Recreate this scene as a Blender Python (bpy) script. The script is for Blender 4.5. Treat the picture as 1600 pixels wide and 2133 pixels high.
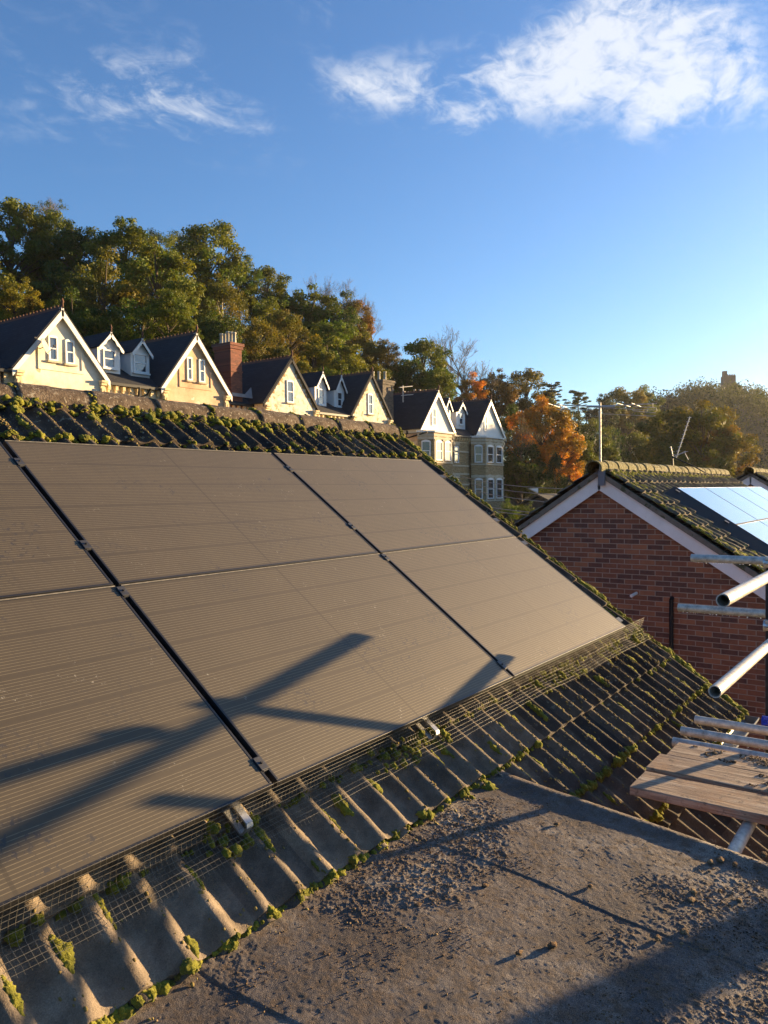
import bpy, bmesh, math, random
import numpy as np
from mathutils import Vector, Matrix
R = math.radians
random.seed(7)
rng = np.random.default_rng(11)
for o in list(bpy.data.objects): bpy.data.objects.remove(o)
scene = bpy.context.scene
COL = scene.collection

# ------------------------------------------------------------------ camera
FWD = Vector((0.80993, 0.58586, -0.02654)); RGT = Vector((0.58595, -0.81027, -0.01209)); UPV = Vector((0.02859, 0.00577, 0.99957))
FWD.normalize(); RGT = (RGT - FWD*RGT.dot(FWD)).normalized(); UPV = RGT.cross(FWD)
cam = bpy.data.cameras.new('camera'); camo = bpy.data.objects.new('camera', cam); COL.objects.link(camo)
cam.sensor_fit = 'VERTICAL'; cam.sensor_height = 36; cam.lens = 1604.07/2133*36
cam.clip_start = 0.05; cam.clip_end = 6000
M = Matrix((RGT, UPV, -FWD)).transposed().to_4x4()
camo.matrix_world = M
scene.camera = camo
scene.view_settings.view_transform = 'Standard'; scene.view_settings.look = 'None'
scene.view_settings.exposure = 1.95; scene.view_settings.gamma = 1
def ray(px, py, d=1.0):
    return (FWD + RGT*((px-800)/1604.07) + UPV*((1066.5-py)/1604.07))*d
# ------------------------------------------------------------------ sun and sky
AZ, EL = -23.0, 5.6
SUN = Vector((math.cos(R(EL))*math.cos(R(AZ)), math.cos(R(EL))*math.sin(R(AZ)), math.sin(R(EL))))
sl = bpy.data.lights.new('sun', 'SUN'); so = bpy.data.objects.new('sun', sl); COL.objects.link(so)
sl.energy = 5.0; sl.angle = R(0.5); sl.color = (1.0, 0.70, 0.36)
so.rotation_euler = SUN.to_track_quat('Z', 'Y').to_euler()
world = bpy.data.worlds.new('World'); scene.world = world; world.use_nodes = True
def build_world():
    nt = world.node_tree; N = nt.nodes; L = nt.links; N.clear()
    out = N.new('ShaderNodeOutputWorld'); bg = N.new('ShaderNodeBackground'); L.new(bg.outputs[0], out.inputs[0])
    bg.inputs[1].default_value = 0.067
    sky = N.new('ShaderNodeTexSky'); sky.sky_type = 'NISHITA'; sky.sun_disc = False
    sky.sun_elevation = R(EL+1.5); sky.sun_rotation = R(90-AZ)
    sky.air_density = 1.0; sky.dust_density = 0.7; sky.ozone_density = 3.0; sky.altitude = 60
    tc = N.new('ShaderNodeTexCoord'); gen = tc.outputs['Generated']
    def math_(op, a, b=None, c=None, clamp=False):
        n = N.new('ShaderNodeMath'); n.operation = op; n.use_clamp = clamp
        for i, v in enumerate((a, b, c)):
            if v is None: continue
            if isinstance(v, (int, float)): n.inputs[i].default_value = v
            else: L.new(v, n.inputs[i])
        return n.outputs[0]
    def vm(op, a, b):
        n = N.new('ShaderNodeVectorMath'); n.operation = op
        for i, v in enumerate((a, b)):
            if isinstance(v, (tuple, Vector)): n.inputs[i].default_value = tuple(v)
            else: L.new(v, n.inputs[i])
        return n
    # cloud banks: soft elliptical patches of sky direction, each (direction, half size across, half size up, tilt, weight)
    banks = [((1275, 20), 5.6, 1.8, 25, .85), ((1395, 100), 4.6, 2.7, 40, 1.0), ((1415, 205), 3.7, 1.9, 35, .88), ((1190, 150), 3.2, 2.2, 60, .75), ((1560, 190), 3.2, 2.2, -35, .7), ((980, 150), 7.0, 1.9, 3, .82), ((1000, 245), 3.2, 1.3, 15, .75),
             ((780, 185), 4, 1.2, -12, .62), ((250, 150), 11, 4, -20, .36), ((450, 110), 5.5, 1.6, 20, .34), ((370, 220), 7, 1.5, -12, .40), ((150, 260), 9, 2, -5, .32), ((700, 5), 3, 1.0, 0, .5)]
    tot = None
    for (px, hx, hy, tilt, w) in banks:
        c = ray(*px).normalized()
        r0 = FWD.cross(Vector((0,0,1))).normalized(); u0 = r0.cross(c).normalized(); r0 = c.cross(u0)
        a = R(tilt)
        r1 = r0*math.cos(a)+u0*math.sin(a); u1 = u0*math.cos(a)-r0*math.sin(a)
        x = vm('DOT_PRODUCT', gen, r1).outputs['Value']; y = vm('DOT_PRODUCT', gen, u1).outputs['Value']; z = vm('DOT_PRODUCT', gen, c).outputs['Value']
        cx, cy = 0.0, 0.0
        e = math_('ADD', math_('POWER', math_('ABSOLUTE', math_('DIVIDE', x, math.sin(R(hx)))), 2.0), math_('POWER', math_('ABSOLUTE', math_('DIVIDE', y, math.sin(R(hy)))), 2.0))
        m = math_('MULTIPLY', math_('EXPONENT', math_('MULTIPLY', e, -0.8)), w)
        m = math_('MULTIPLY', m, math_('GREATER_THAN', z, 0.0))
        tot = m if tot is None else math_('ADD', tot, m)
    # streaky wisps
    mp = N.new('ShaderNodeMapping'); L.new(gen, mp.inputs[0])
    cc = ray(1250, 150).normalized()
    mp.inputs['Rotation'].default_value = (R(20), R(-10), R(-37)); mp.inputs['Scale'].default_value = (5, 9, 15)
    n1 = N.new('ShaderNodeTexNoise'); n1.inputs['Scale'].default_value = 1.0; n1.inputs['Detail'].default_value = 12; n1.inputs['Roughness'].default_value = .6; n1.inputs['Distortion'].default_value = .9
    L.new(mp.outputs[0], n1.inputs['Vector'])
    n2 = N.new('ShaderNodeTexNoise'); n2.inputs['Scale'].default_value = 4.0; n2.inputs['Detail'].default_value = 10; n2.inputs['Roughness'].default_value = .65; n2.inputs['Distortion'].default_value = .8
    L.new(mp.outputs[0], n2.inputs['Vector'])
    nn = math_('ADD', math_('MULTIPLY', n1.outputs[0], .65), math_('MULTIPLY', n2.outputs[0], .35))
    dens = math_('SUBTRACT', math_('ADD', math_('MULTIPLY', math_('SUBTRACT', nn, .5), 4.6), math_('MULTIPLY', tot, .62)), .22)
    dens = math_('MULTIPLY', dens, 1.0, clamp=True)
    dens = math_('MULTIPLY', math_('SMOOTHSTEP' if False else 'MULTIPLY', dens, dens), math_('SUBTRACT', 3.0, math_('MULTIPLY', dens, 2.0)))
    dens = math_('MULTIPLY', math_('MULTIPLY', dens, .70, clamp=True), math_('MULTIPLY', math_('POWER', tot, 1.5), 1.0, clamp=True))
    mix = N.new('ShaderNodeMix'); mix.data_type = 'RGBA'
    tint = N.new('ShaderNodeMix'); tint.data_type = 'RGBA'; tint.blend_type = 'MULTIPLY'; tint.inputs[0].default_value = 1; L.new(sky.outputs[0], tint.inputs[6]); tint.inputs[7].default_value = (.88, 1.03, 1.24, 1)
    L.new(dens, mix.inputs[0]); L.new(tint.outputs[2], mix.inputs[6])
    mix.inputs[7].default_value = (4.3, 4.35, 4.35, 1)
    L.new(mix.outputs[2], bg.inputs[0])
build_world()
try:
    scene.cycles.max_bounces = 6; scene.cycles.diffuse_bounces = 3; scene.cycles.transmission_bounces = 4; scene.cycles.transparent_max_bounces = 8
except Exception: pass

# ------------------------------------------------------------------ helpers: objects
def tag(o, label=None, cat=None, group=None, kind=None):
    if label: o['label'] = label
    if cat: o['category'] = cat
    if group: o['group'] = group
    if kind: o['kind'] = kind
    return o
def thing(name, label, cat, loc=(0,0,0), group=None):
    o = bpy.data.objects.new(name, None); COL.objects.link(o); o.location = loc; o.empty_display_size = .3
    return tag(o, label, cat, group)
def link_mesh(name, me, mat, parent=None):
    o = bpy.data.objects.new(name, me); COL.objects.link(o)
    if mat is not None and not me.materials: me.materials.append(mat)
    if parent is not None:
        o.parent = parent
        o.matrix_parent_inverse = Matrix.Translation(-Vector(parent.location)) if parent.type == 'EMPTY' else Matrix.Identity(4)
    return o
class MB:
    def __init__(s): s.v = []; s.f = []; s.sm = []
    def add(s, vs, fs, smooth=False):
        b = len(s.v); s.v += [tuple(v) for v in vs]; s.f += [tuple(b+i for i in f) for f in fs]; s.sm += [smooth]*len(fs); return s
    def box(s, c, h, X=(1,0,0), Y=(0,1,0), Z=(0,0,1)):
        c = Vector(c); X = Vector(X)*h[0]; Y = Vector(Y)*h[1]; Z = Vector(Z)*h[2]
        vs = [c+X*a+Y*b+Z*d for d in (-1,1) for b in (-1,1) for a in (-1,1)]
        return s.add(vs, [(0,2,3,1),(4,5,7,6),(0,1,5,4),(2,6,7,3),(0,4,6,2),(1,3,7,5)])
    def span(s, a, b):
        a = Vector(a); b = Vector(b); return s.box((a+b)/2, [abs(x)/2 for x in (b-a)])
    def prism(s, poly, off, smooth=False):
        off = Vector(off); n = len(poly); P = [Vector(p) for p in poly]
        fs = [tuple(range(n))[::-1], tuple(range(n, 2*n))] + [(i, (i+1)%n, n+(i+1)%n, n+i) for i in range(n)]
        return s.add(P+[p+off for p in P], fs, smooth)
    def tube(s, pts, r, n=8, cap=True):
        pts = [Vector(p) for p in pts]; rs = r if hasattr(r, '__len__') else [r]*len(pts); vs = []
        for i, p in enumerate(pts):
            t = (pts[min(i+1, len(pts)-1)]-pts[max(i-1, 0)])
            t = t.normalized() if t.length > 1e-9 else Vector((0,0,1))
            a = t.cross(Vector((0,0,1)))
            if a.length < .1: a = t.cross(Vector((1,0,0)))
            a.normalize(); b = t.cross(a)
            vs += [p+(a*math.cos(2*math.pi*k/n)+b*math.sin(2*math.pi*k/n))*rs[i] for k in range(n)]
        fs = [(i*n+k, i*n+(k+1)%n, (i+1)*n+(k+1)%n, (i+1)*n+k) for i in range(len(pts)-1) for k in range(n)]
        s.add(vs, fs, True)
        if cap: s.add(vs[:n]+vs[-n:], [tuple(range(n))[::-1], tuple(range(n, 2*n))], False)
        return s
    def build(s, name, mat, parent=None, bevel=0):
        me = bpy.data.meshes.new(name); me.from_pydata(s.v, [], s.f)
        me.polygons.foreach_set('use_smooth', s.sm); me.update()
        bm = bmesh.new(); bm.from_mesh(me); bmesh.ops.recalc_face_normals(bm, faces=bm.faces)
        bm.to_mesh(me); bm.free()
        o = link_mesh(name, me, mat, parent)
        if bevel:
            m = o.modifiers.new('bevel', 'BEVEL'); m.width = bevel; m.segments = 2; m.limit_method = 'ANGLE'; m.angle_limit = R(40)
        return o
def np_mesh(name, V, Fc, mat, parent=None, smooth=True):
    V = np.asarray(V, np.float32); Fc = np.asarray(Fc, np.int32); k = Fc.shape[1]
    me = bpy.data.meshes.new(name); me.vertices.add(len(V)); me.vertices.foreach_set('co', V.ravel())
    me.loops.add(Fc.size); me.loops.foreach_set('vertex_index', Fc.ravel())
    me.polygons.add(len(Fc)); me.polygons.foreach_set('loop_start', np.arange(0, Fc.size, k, dtype=np.int32))
    me.polygons.foreach_set('loop_total', np.full(len(Fc), k, np.int32))
    me.polygons.foreach_set('use_smooth', np.full(len(Fc), smooth))
    me.update(calc_edges=True)
    return link_mesh(name, me, mat, parent) if name else me
# value-noise fbm in numpy
_perm = np.random.default_rng(5).random((4096,)).astype(np.float64)
def _h(ix, iy, iz): return _perm[(ix*73 + iy*1571 + iz*3251 + (ix*iy)*7 + (iy*iz)*13) % 4096]
def vnoise(x, y, z=0.0):
    x, y, z = np.broadcast_arrays(x, y, z); xi = np.floor(x).astype(int); yi = np.floor(y).astype(int); zi = np.floor(z).astype(int)
    fx, fy, fz = x-xi, y-yi, z-zi; fx, fy, fz = [t*t*(3-2*t) for t in (fx, fy, fz)]; r = 0
    for a in (0,1):
        for b in (0,1):
            for c in (0,1):
                r = r + _h(xi+a, yi+b, zi+c)*(fx if a else 1-fx)*(fy if b else 1-fy)*(fz if c else 1-fz)
    return r*2-1
def fbm(x, y, z=0.0, o=4, g=.5):
    s = 0; a = 1
    for i in range(o):
        s = s + a*vnoise(x*2**i+i*17.3, y*2**i-i*9.1, z*2.0**i); a *= g
    return s
def lumps(kind='ico', sub=2, n=4, rough=.25, seed=1):
    out = []
    for k in range(n):
        bm = bmesh.new(); bmesh.ops.create_icosphere(bm, subdivisions=sub, radius=1)
        V = np.array([v.co[:] for v in bm.verts]); Fc = np.array([[v.index for v in f.verts] for f in bm.faces]); bm.free()
        d = 1+rough*fbm(V[:,0]*1.6+k*9+seed, V[:,1]*1.6, V[:,2]*1.6+seed*3, 3, .6)
        out.append((V*d[:,None], Fc))
    return out
def scatter(variants, P, S, ROT=None, seed=0):
    r = np.random.default_rng(seed); vs = []; fs = []; b = 0
    for i in range(len(P)):
        V, Fc = variants[r.integers(len(variants))]
        a = r.random()*6.283; c, s = math.cos(a), math.sin(a)
        W = V@np.array([[c,s,0],[-s,c,0],[0,0,1]])
        W = W*S[i]
        if ROT is not None: W = W@(ROT[i] if ROT.ndim == 3 else ROT)
        vs.append(W+P[i]); fs.append(Fc+b); b += len(V)
    return np.concatenate(vs), np.concatenate(fs)

# ------------------------------------------------------------------ helpers: materials
def new_mat(name):
    m = bpy.data.materials.new(name); m.use_nodes = True; nt = m.node_tree
    return m, nt, nt.nodes['Principled BSDF']
def noise(nt, scale, detail=5, rough=.6, vec=None, dist=0.0):
    n = nt.nodes.new('ShaderNodeTexNoise'); n.inputs['Scale'].default_value = scale; n.inputs['Detail'].default_value = detail; n.inputs['Roughness'].default_value = rough; n.inputs['Distortion'].default_value = dist
    if vec is not None: nt.links.new(vec, n.inputs['Vector'])
    return n
def ramp(nt, fac, stops):
    r = nt.nodes.new('ShaderNodeValToRGB'); e = r.color_ramp.elements
    while len(e) < len(stops): e.new(.5)
    for i, (p, c) in enumerate(stops): e[i].position = p; e[i].color = (*c, 1) if len(c) == 3 else c
    nt.links.new(fac, r.inputs[0]); return r
def mixc(nt, fac, a, b, mode='MIX'):
    m = nt.nodes.new('ShaderNodeMix'); m.data_type = 'RGBA'; m.blend_type = mode
    for i, v in ((0, fac), (6, a), (7, b)):
        if isinstance(v, (int, float)): m.inputs[i].default_value = v
        elif isinstance(v, tuple): m.inputs[i].default_value = (*v, 1)
        else: nt.links.new(v, m.inputs[i])
    return m.outputs[2]
def mth(nt, op, a, b=None, clamp=False, c=None):
    n = nt.nodes.new('ShaderNodeMath'); n.operation = op; n.use_clamp = clamp
    for i, v in enumerate((a, b, c)):
        if v is None: continue
        if isinstance(v, (int, float)): n.inputs[i].default_value = v
        else: nt.links.new(v, n.inputs[i])
    return n.outputs[0]
def pos(nt): return nt.nodes.new('ShaderNodeNewGeometry').outputs['Position']
def objc(nt): return nt.nodes.new('ShaderNodeTexCoord').outputs['Object']
def bump(nt, h, strength, dist, bs, prev=None):
    b = nt.nodes.new('ShaderNodeBump'); b.inputs['Strength'].default_value = strength; b.inputs['Distance'].default_value = dist
    nt.links.new(h, b.inputs['Height'])
    if prev is not None: nt.links.new(prev, b.inputs['Normal'])
    if bs is not None: nt.links.new(b.outputs[0], bs.inputs['Normal'])
    return b.outputs[0]
def mottle(name, cols, scale, rough=.85, bmp=(.4, .01, 8), spots=None, metallic=0, spec=.3, detail=6):
    """cols: colours of a mottled matt surface, from low to high noise"""
    m, nt, bs = new_mat(name); P = objc(nt)
    n = noise(nt, scale, detail, .65, P)
    k = len(cols); r = ramp(nt, n.outputs[0], [(.3+.4*i/max(1, k-1), c) for i, c in enumerate(cols)])
    col = r.outputs[0]
    if spots:
        sc, th, c2 = spots
        n2 = noise(nt, sc, 3, .5, P); rr = ramp(nt, n2.outputs[0], [(th, (0,0,0)), (th+.05, (1,1,1))])
        col = mixc(nt, rr.outputs[0], col, c2)
    nt.links.new(col, bs.inputs['Base Color']); bs.inputs['Roughness'].default_value = rough; bs.inputs['Metallic'].default_value = metallic
    bs.inputs['Specular IOR Level'].default_value = spec
    if bmp:
        n3 = noise(nt, bmp[2], 5, .65, P); bump(nt, n3.outputs[0], bmp[0], bmp[1], bs)
    return m
MT = {}
def make_materials():
    MT['tile'] = mottle('concrete_tile', [(.018,.014,.012),(.045,.035,.027),(.10,.078,.056)], 7, .95, (1, .004, 150), spots=(34, .64, (.17,.16,.125)))
    m = MT['tile']; nt = m.node_tree; bs = nt.nodes['Principled BSDF']; P = pos(nt); sp = nt.nodes.new('ShaderNodeSeparateXYZ'); nt.links.new(P, sp.inputs[0])
    fx = nt.nodes.new('ShaderNodeMapRange'); fx.inputs[1].default_value = 5.2; fx.inputs[2].default_value = 3.0; nt.links.new(mth(nt, 'ADD', sp.outputs[0], mth(nt, 'MULTIPLY', noise(nt, 2.5, 3, .5, P).outputs[0], .8)), fx.inputs[0])
    fz = mth(nt, 'LESS_THAN', sp.outputs[2], -.5); f = mth(nt, 'MULTIPLY', fx.outputs[0], fz)
    wn = noise(nt, 8, 5, .65, P); wc = ramp(nt, wn.outputs[0], [(.3, (.075,.061,.047)), (.5, (.13,.107,.083)), (.7, (.22,.18,.14))]).outputs[0]
    old = bs.inputs['Base Color'].links[0].from_socket; c_ = mixc(nt, f, old, wc)
    g = noise(nt, 300, 3, .7, P); c_ = mixc(nt, .7, c_, ramp(nt, g.outputs[0], [(.3, (.55,.55,.55)), (.7, (1.5,1.5,1.5))]).outputs[0], 'MULTIPLY'); 
    vv = nt.nodes.new('ShaderNodeVectorMath'); vv.operation = 'DOT_PRODUCT'; nt.links.new(P, vv.inputs[0]); vv.inputs[1].default_value = (0, .81150, .58435)
    cb = nt.nodes.new('ShaderNodeCombineXYZ'); nt.links.new(mth(nt, 'FLOOR', mth(nt, 'DIVIDE', mth(nt, 'ADD', sp.outputs[0], 1.315), .287)), cb.inputs[0]); nt.links.new(mth(nt, 'FLOOR', mth(nt, 'DIVIDE', mth(nt, 'SUBTRACT', vv.outputs['Value'], -.0170), .295)), cb.inputs[1])
    w = nt.nodes.new('ShaderNodeTexWhiteNoise'); nt.links.new(cb.outputs[0], w.inputs['Vector'])
    c_ = mixc(nt, .9, c_, ramp(nt, w.outputs['Value'], [(0, (.55,.55,.58)), (.5, (1,.97,.93)), (1, (1.6,1.5,1.35))]).outputs[0], 'MULTIPLY'); nt.links.new(c_, bs.inputs['Base Color'])
    MT['tile_far'] = mottle('concrete_tile_far', [(.045,.036,.028),(.10,.08,.055),(.21,.17,.10)], 4, .95, (.6, .006, 60), spots=(14, .62, (.24,.22,.08)))
    MT['ridge'] = mottle('ridge_concrete', [(.04,.028,.02),(.10,.072,.05),(.15,.115,.085)], 16, .95, (1, .008, 90), spots=(55, .60, (.26,.23,.18)))
    MT['ridge_far'] = mottle('ridge_concrete_far', [(.07,.06,.03),(.16,.14,.05),(.22,.19,.10)], 14, .95, (.9, .02, 40), spots=(30, .6, (.34,.32,.22)))
    MT['mortar'] = mottle('mortar', [(.13,.115,.09),(.20,.18,.14)], 12, .95, (.6, .01, 40), spots=(9, .58, (.07,.075,.04)))
    # moss
    m, nt, bs = new_mat('moss'); P = pos(nt)
    n = noise(nt, 16, 4, .6, P); n2 = noise(nt, 220, 3, .7, P)
    r = ramp(nt, n.outputs[0], [(.30, (.085,.05,.018)), (.40, (.12,.115,.016)), (.52, (.22,.21,.020)), (.68, (.42,.37,.05))])
    col = mixc(nt, mth(nt, 'MULTIPLY', n2.outputs[0], .9), r.outputs[0], (.07,.075,.012))
    nt.links.new(col, bs.inputs['Base Color']); bs.inputs['Roughness'].default_value = 1; bs.inputs['Specular IOR Level'].default_value = .1
    bs.inputs['Sheen Weight'].default_value = .35; bs.inputs['Sheen Tint'].default_value = (.8,.8,.3,1)
    bump(nt, n2.outputs[0], 1.0, .006, bs); MT['moss'] = m
    m, nt, bs = new_mat('moss_brown'); P = pos(nt)
    n = noise(nt, 9, 4, .6, P); n2 = noise(nt, 260, 3, .7, P)
    r = ramp(nt, n.outputs[0], [(.32, (.07,.045,.03)), (.5, (.15,.10,.06)), (.68, (.27,.195,.11))])
    nt.links.new(r.outputs[0], bs.inputs['Base Color']); bs.inputs['Roughness'].default_value = 1; bs.inputs['Specular IOR Level'].default_value = .1
    bump(nt, n2.outputs[0], 1.0, .004, bs); MT['debris'] = m
    MT['growth'] = mottle('dry_crust', [(.10,.07,.03),(.22,.165,.06),(.34,.27,.12)], 30, 1, (.8,.003,200), spec=.1)
    # felt
    m, nt, bs = new_mat('mineral_felt'); P = pos(nt)
    n = noise(nt, 1.7, 7, .65, P, .9); n2 = noise(nt, 320, 3, .7, P); n3 = noise(nt, 24, 5, .7, P)
    r = ramp(nt, n.outputs[0], [(.34, (.065,.053,.050)), (.48, (.135,.113,.100)), (.62, (.26,.225,.185))])
    c = mixc(nt, ramp(nt, n3.outputs[0], [(.45, (0,0,0)), (.62, (1,1,1))]).outputs[0], r.outputs[0], (.11,.075,.05))
    c = mixc(nt, .75, c, ramp(nt, n2.outputs[0], [(.28, (.2,.2,.2)), (.5, (.9,.9,.9)), (.70, (2.3,2.2,2.1))]).outputs[0], 'MULTIPLY')
    nt.links.new(c, bs.inputs['Base Color']); bs.inputs['Roughness'].default_value = .85; bs.inputs['Specular IOR Level'].default_value = .4
    b1 = bump(nt, n2.outputs[0], .9, .004, None); bump(nt, noise(nt, 150, 4, .75, P).outputs[0], .5, .004, bs, b1); MT['felt'] = m
    MT['felt_lip'] = mottle('felt_lip', [(.03,.028,.03),(.075,.068,.066),(.12,.105,.095)], 5, .9, (1, .004, 220))
    MT['joint'] = mottle('bitumen_joint', [(.015,.014,.014),(.03,.028,.027)], 20, .8)
    # pv glass with busbars: local x along the long side, local y up the slope, origin at the lower left corner
    def pv(name, base, line, rough, bus=12, dusty=True):
        m, nt, bs = new_mat(name); P = objc(nt)
        sp = nt.nodes.new('ShaderNodeSeparateXYZ'); nt.links.new(P, sp.inputs[0]); X, Y = sp.outputs[0], sp.outputs[1]
        cell = 1.014/6
        cy = mth(nt, 'FRACT', mth(nt, 'DIVIDE', mth(nt, 'SUBTRACT', Y, .012), cell))
        inb = mth(nt, 'LESS_THAN', mth(nt, 'ABSOLUTE', mth(nt, 'SUBTRACT', cy, .5)), .455)
        fr = mth(nt, 'FRACT', mth(nt, 'MULTIPLY', mth(nt, 'SUBTRACT', cy, .045), bus/.91))
        d = mth(nt, 'ABSOLUTE', mth(nt, 'SUBTRACT', fr, .5))
        ln = mth(nt, 'MULTIPLY', mth(nt, 'LESS_THAN', d, .085), inb)
        # half cell divisions
        hc = (1.709/2)/10
        cx = mth(nt, 'ABSOLUTE', mth(nt, 'SUBTRACT', mth(nt, 'FRACT', mth(nt, 'DIVIDE', mth(nt, 'SUBTRACT', X, .012), hc)), .5))
        vg = mth(nt, 'GREATER_THAN', cx, .488)
        cen = mth(nt, 'LESS_THAN', mth(nt, 'ABSOLUTE', mth(nt, 'SUBTRACT', X, .8664)), .006)
        wn = noise(nt, 60, 2, .5, P)
        lnv = mth(nt, 'MULTIPLY', ln, mth(nt, 'ADD', .45, mth(nt, 'MULTIPLY', wn.outputs[0], .9)), True)
        G = pos(nt)
        dn = noise(nt, 3.0, 6, .65, G, .4); dn2 = noise(nt, 45, 5, .7, G)
        dustc = ramp(nt, dn.outputs[0], [(.3, tuple(.80*x for x in base)), (.55, base), (.75, tuple(1.25*x for x in base))]).outputs[0]
        c = mixc(nt, mth(nt, 'MULTIPLY', lnv, .9), dustc, line)
        c = mixc(nt, mth(nt, 'MULTIPLY', vg, .35), c, tuple(.55*x for x in base))
        c = mixc(nt, mth(nt, 'MULTIPLY', cen, .6), c, tuple(.45*x for x in base))
        nt.links.new(c, bs.inputs['Base Color'])
        if dusty:
            # wiped and flaked patches where the dirt has come off, pale bird lime streaks, dirt along the lower edge
            fl = mth(nt, 'MULTIPLY', ramp(nt, dn2.outputs[0], [(.55, (0,0,0)), (.60, (1,1,1))]).outputs[0], ramp(nt, noise(nt, 2.6, 4, .6, G).outputs[0], [(.53, (0,0,0)), (.62, (1,1,1))]).outputs[0])
            c2 = mixc(nt, fl, c, (.012,.014,.022))
            st = mth(nt, 'MULTIPLY', ramp(nt, noise(nt, 70, 4, .7, G).outputs[0], [(.61, (0,0,0)), (.67, (1,1,1))]).outputs[0], ramp(nt, noise(nt, 3.4, 4, .6, G, 1.5).outputs[0], [(.59, (0,0,0)), (.66, (1,1,1))]).outputs[0])
            c3 = mixc(nt, mth(nt, 'MULTIPLY', st, .6), c2, (.42,.40,.34))
            nt.links.new(c3, bs.inputs['Base Color'])
            rr = mth(nt, 'ADD', rough, mth(nt, 'MULTIPLY', dn2.outputs[0], .08)); nt.links.new(rr, bs.inputs['Roughness'])
            bump(nt, noise(nt, 420, 2, .5, G).outputs[0], .12, .0006, bs)
        else:
            bs.inputs['Roughness'].default_value = rough
        bs.inputs['Specular IOR Level'].default_value = 1.0 if dusty else .5
        if dusty: bs.inputs['Coat Weight'].default_value = .08; bs.inputs['Coat Roughness'].default_value = .10
        if dusty: bs.inputs['Specular Tint'].default_value = (1,.88,.70,1)
        return m
    MT['pv'] = pv('dusty_pv_glass', (.040,.031,.019), (.16,.13,.08), .57)
    MT['pv_clean'] = pv('pv_glass', (.02,.024,.03), (.05,.06,.07), .20, 9, False)
    MT['pv_clean'].node_tree.nodes['Principled BSDF'].inputs['Coat Weight'].default_value = 1
    MT['frame'] = mottle('black_anodised', [(.010,.010,.012),(.02,.02,.022)], 8, .45, None, spec=.5)
    MT['frame_edge'] = mottle('dusty_frame', [(.10,.09,.07),(.30,.27,.21)], 30, .6, None, spec=.5)
    MT['clamp'] = mottle('dark_clamp', [(.02,.022,.028),(.05,.05,.055)], 20, .5, None, spec=.5)
    MT['alu'] = mottle('aluminium', [(.42,.42,.42),(.60,.60,.58)], 12, .4, (.2,.002,60), metallic=.8)
    MT['galv'] = None
    m, nt, bs = new_mat('galvanised_tube'); P = objc(nt)
    n = noise(nt, 26, 6, .7, P); n2 = noise(nt, 90, 4, .7, P)
    c = ramp(nt, n.outputs[0], [(.3, (.25,.235,.20)), (.5, (.48,.455,.40)), (.7, (.66,.63,.55))]).outputs[0]
    c = mixc(nt, ramp(nt, noise(nt, 6, 4, .6, P).outputs[0], [(.60, (0,0,0)), (.75, (.7,.7,.7))]).outputs[0], c, (.22,.12,.06))
    nt.links.new(c, bs.inputs['Base Color']); bs.inputs['Metallic'].default_value = .25
    nt.links.new(ramp(nt, n2.outputs[0], [(.3, (.35,)*3), (.7, (.65,)*3)]).outputs[0], bs.inputs['Roughness'])
    bump(nt, n2.outputs[0], .35, .002, bs); MT['galv'] = m
    MT['dark_steel'] = mottle('dark_steel', [(.015,.016,.02),(.04,.04,.045)], 20, .6, None)
    MT['blue_paint'] = mottle('blue_paint', [(.01,.03,.35),(.02,.05,.5)], 30, .5, None)
    m, nt, bs = new_mat('scaffold_timber'); P = objc(nt)
    mp = nt.nodes.new('ShaderNodeMapping'); nt.links.new(P, mp.inputs[0]); mp.inputs['Scale'].default_value = (30, 1.6, 30)
    n = noise(nt, 1.6, 8, .7, mp.outputs[0], .5); n2 = noise(nt, 5, 5, .7, P)
    c = ramp(nt, n.outputs[0], [(.30, (.07,.045,.03)), (.48, (.25,.175,.12)), (.66, (.48,.38,.28))]).outputs[0]
    c = mixc(nt, ramp(nt, n2.outputs[0], [(.5, (0,0,0)), (.68, (.8,.8,.8))]).outputs[0], c, (.33,.19,.10))
    c = mixc(nt, ramp(nt, noise(nt, 22, 5, .75, P).outputs[0], [(.56, (0,0,0)), (.66, (.8,.8,.8))]).outputs[0], c, (.085,.06,.045))
    nt.links.new(c, bs.inputs['Base Color']); bs.inputs['Roughness'].default_value = .8
    bump(nt, n.outputs[0], 1.0, .008, bs); MT['timber'] = m
    MT['white'] = mottle('white_paint', [(.72,.70,.64),(.84,.82,.76)], 3, .5, (.1,.002,20), spots=(7, .70, (.42,.42,.38)))
    MT['white2'] = mottle('white_joinery', [(.74,.73,.70),(.82,.81,.78)], 2, .55, None)
    MT['black_plastic'] = mottle('black_plastic', [(.012,.012,.012),(.02,.02,.02)], 5, .5, None)
    MT['grey_plastic'] = mottle('grey_plastic', [(.13,.14,.16),(.17,.18,.2)], 5, .5, None)
    # brick: coordinates (along wall, height)
    def brick(name, c1, c2, c3, mortar, axes=(1, 2), scale=1.0, blotch=.3):
        m, nt, bs = new_mat(name); P = pos(nt)
        sp = nt.nodes.new('ShaderNodeSeparateXYZ'); nt.links.new(P, sp.inputs[0])
        cb = nt.nodes.new('ShaderNodeCombineXYZ'); nt.links.new(sp.outputs[axes[0]], cb.inputs[0]); nt.links.new(sp.outputs[axes[1]], cb.inputs[1])
        wob = noise(nt, 9, 2, .5, P); 
        b = nt.nodes.new('ShaderNodeTexBrick'); b.inputs['Scale'].default_value = 1; b.inputs['Brick Width'].default_value = .225*scale; b.inputs['Row Height'].default_value = .075*scale
        b.inputs['Mortar Size'].default_value = .0065*scale; b.inputs['Mortar Smooth'].default_value = .3; b.inputs['Bias'].default_value = 0
        b.inputs['Color1'].default_value = (0,0,0,1); b.inputs['Color2'].default_value = (1,1,1,1); b.inputs['Mortar'].default_value = (0,0,0,1)
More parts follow.
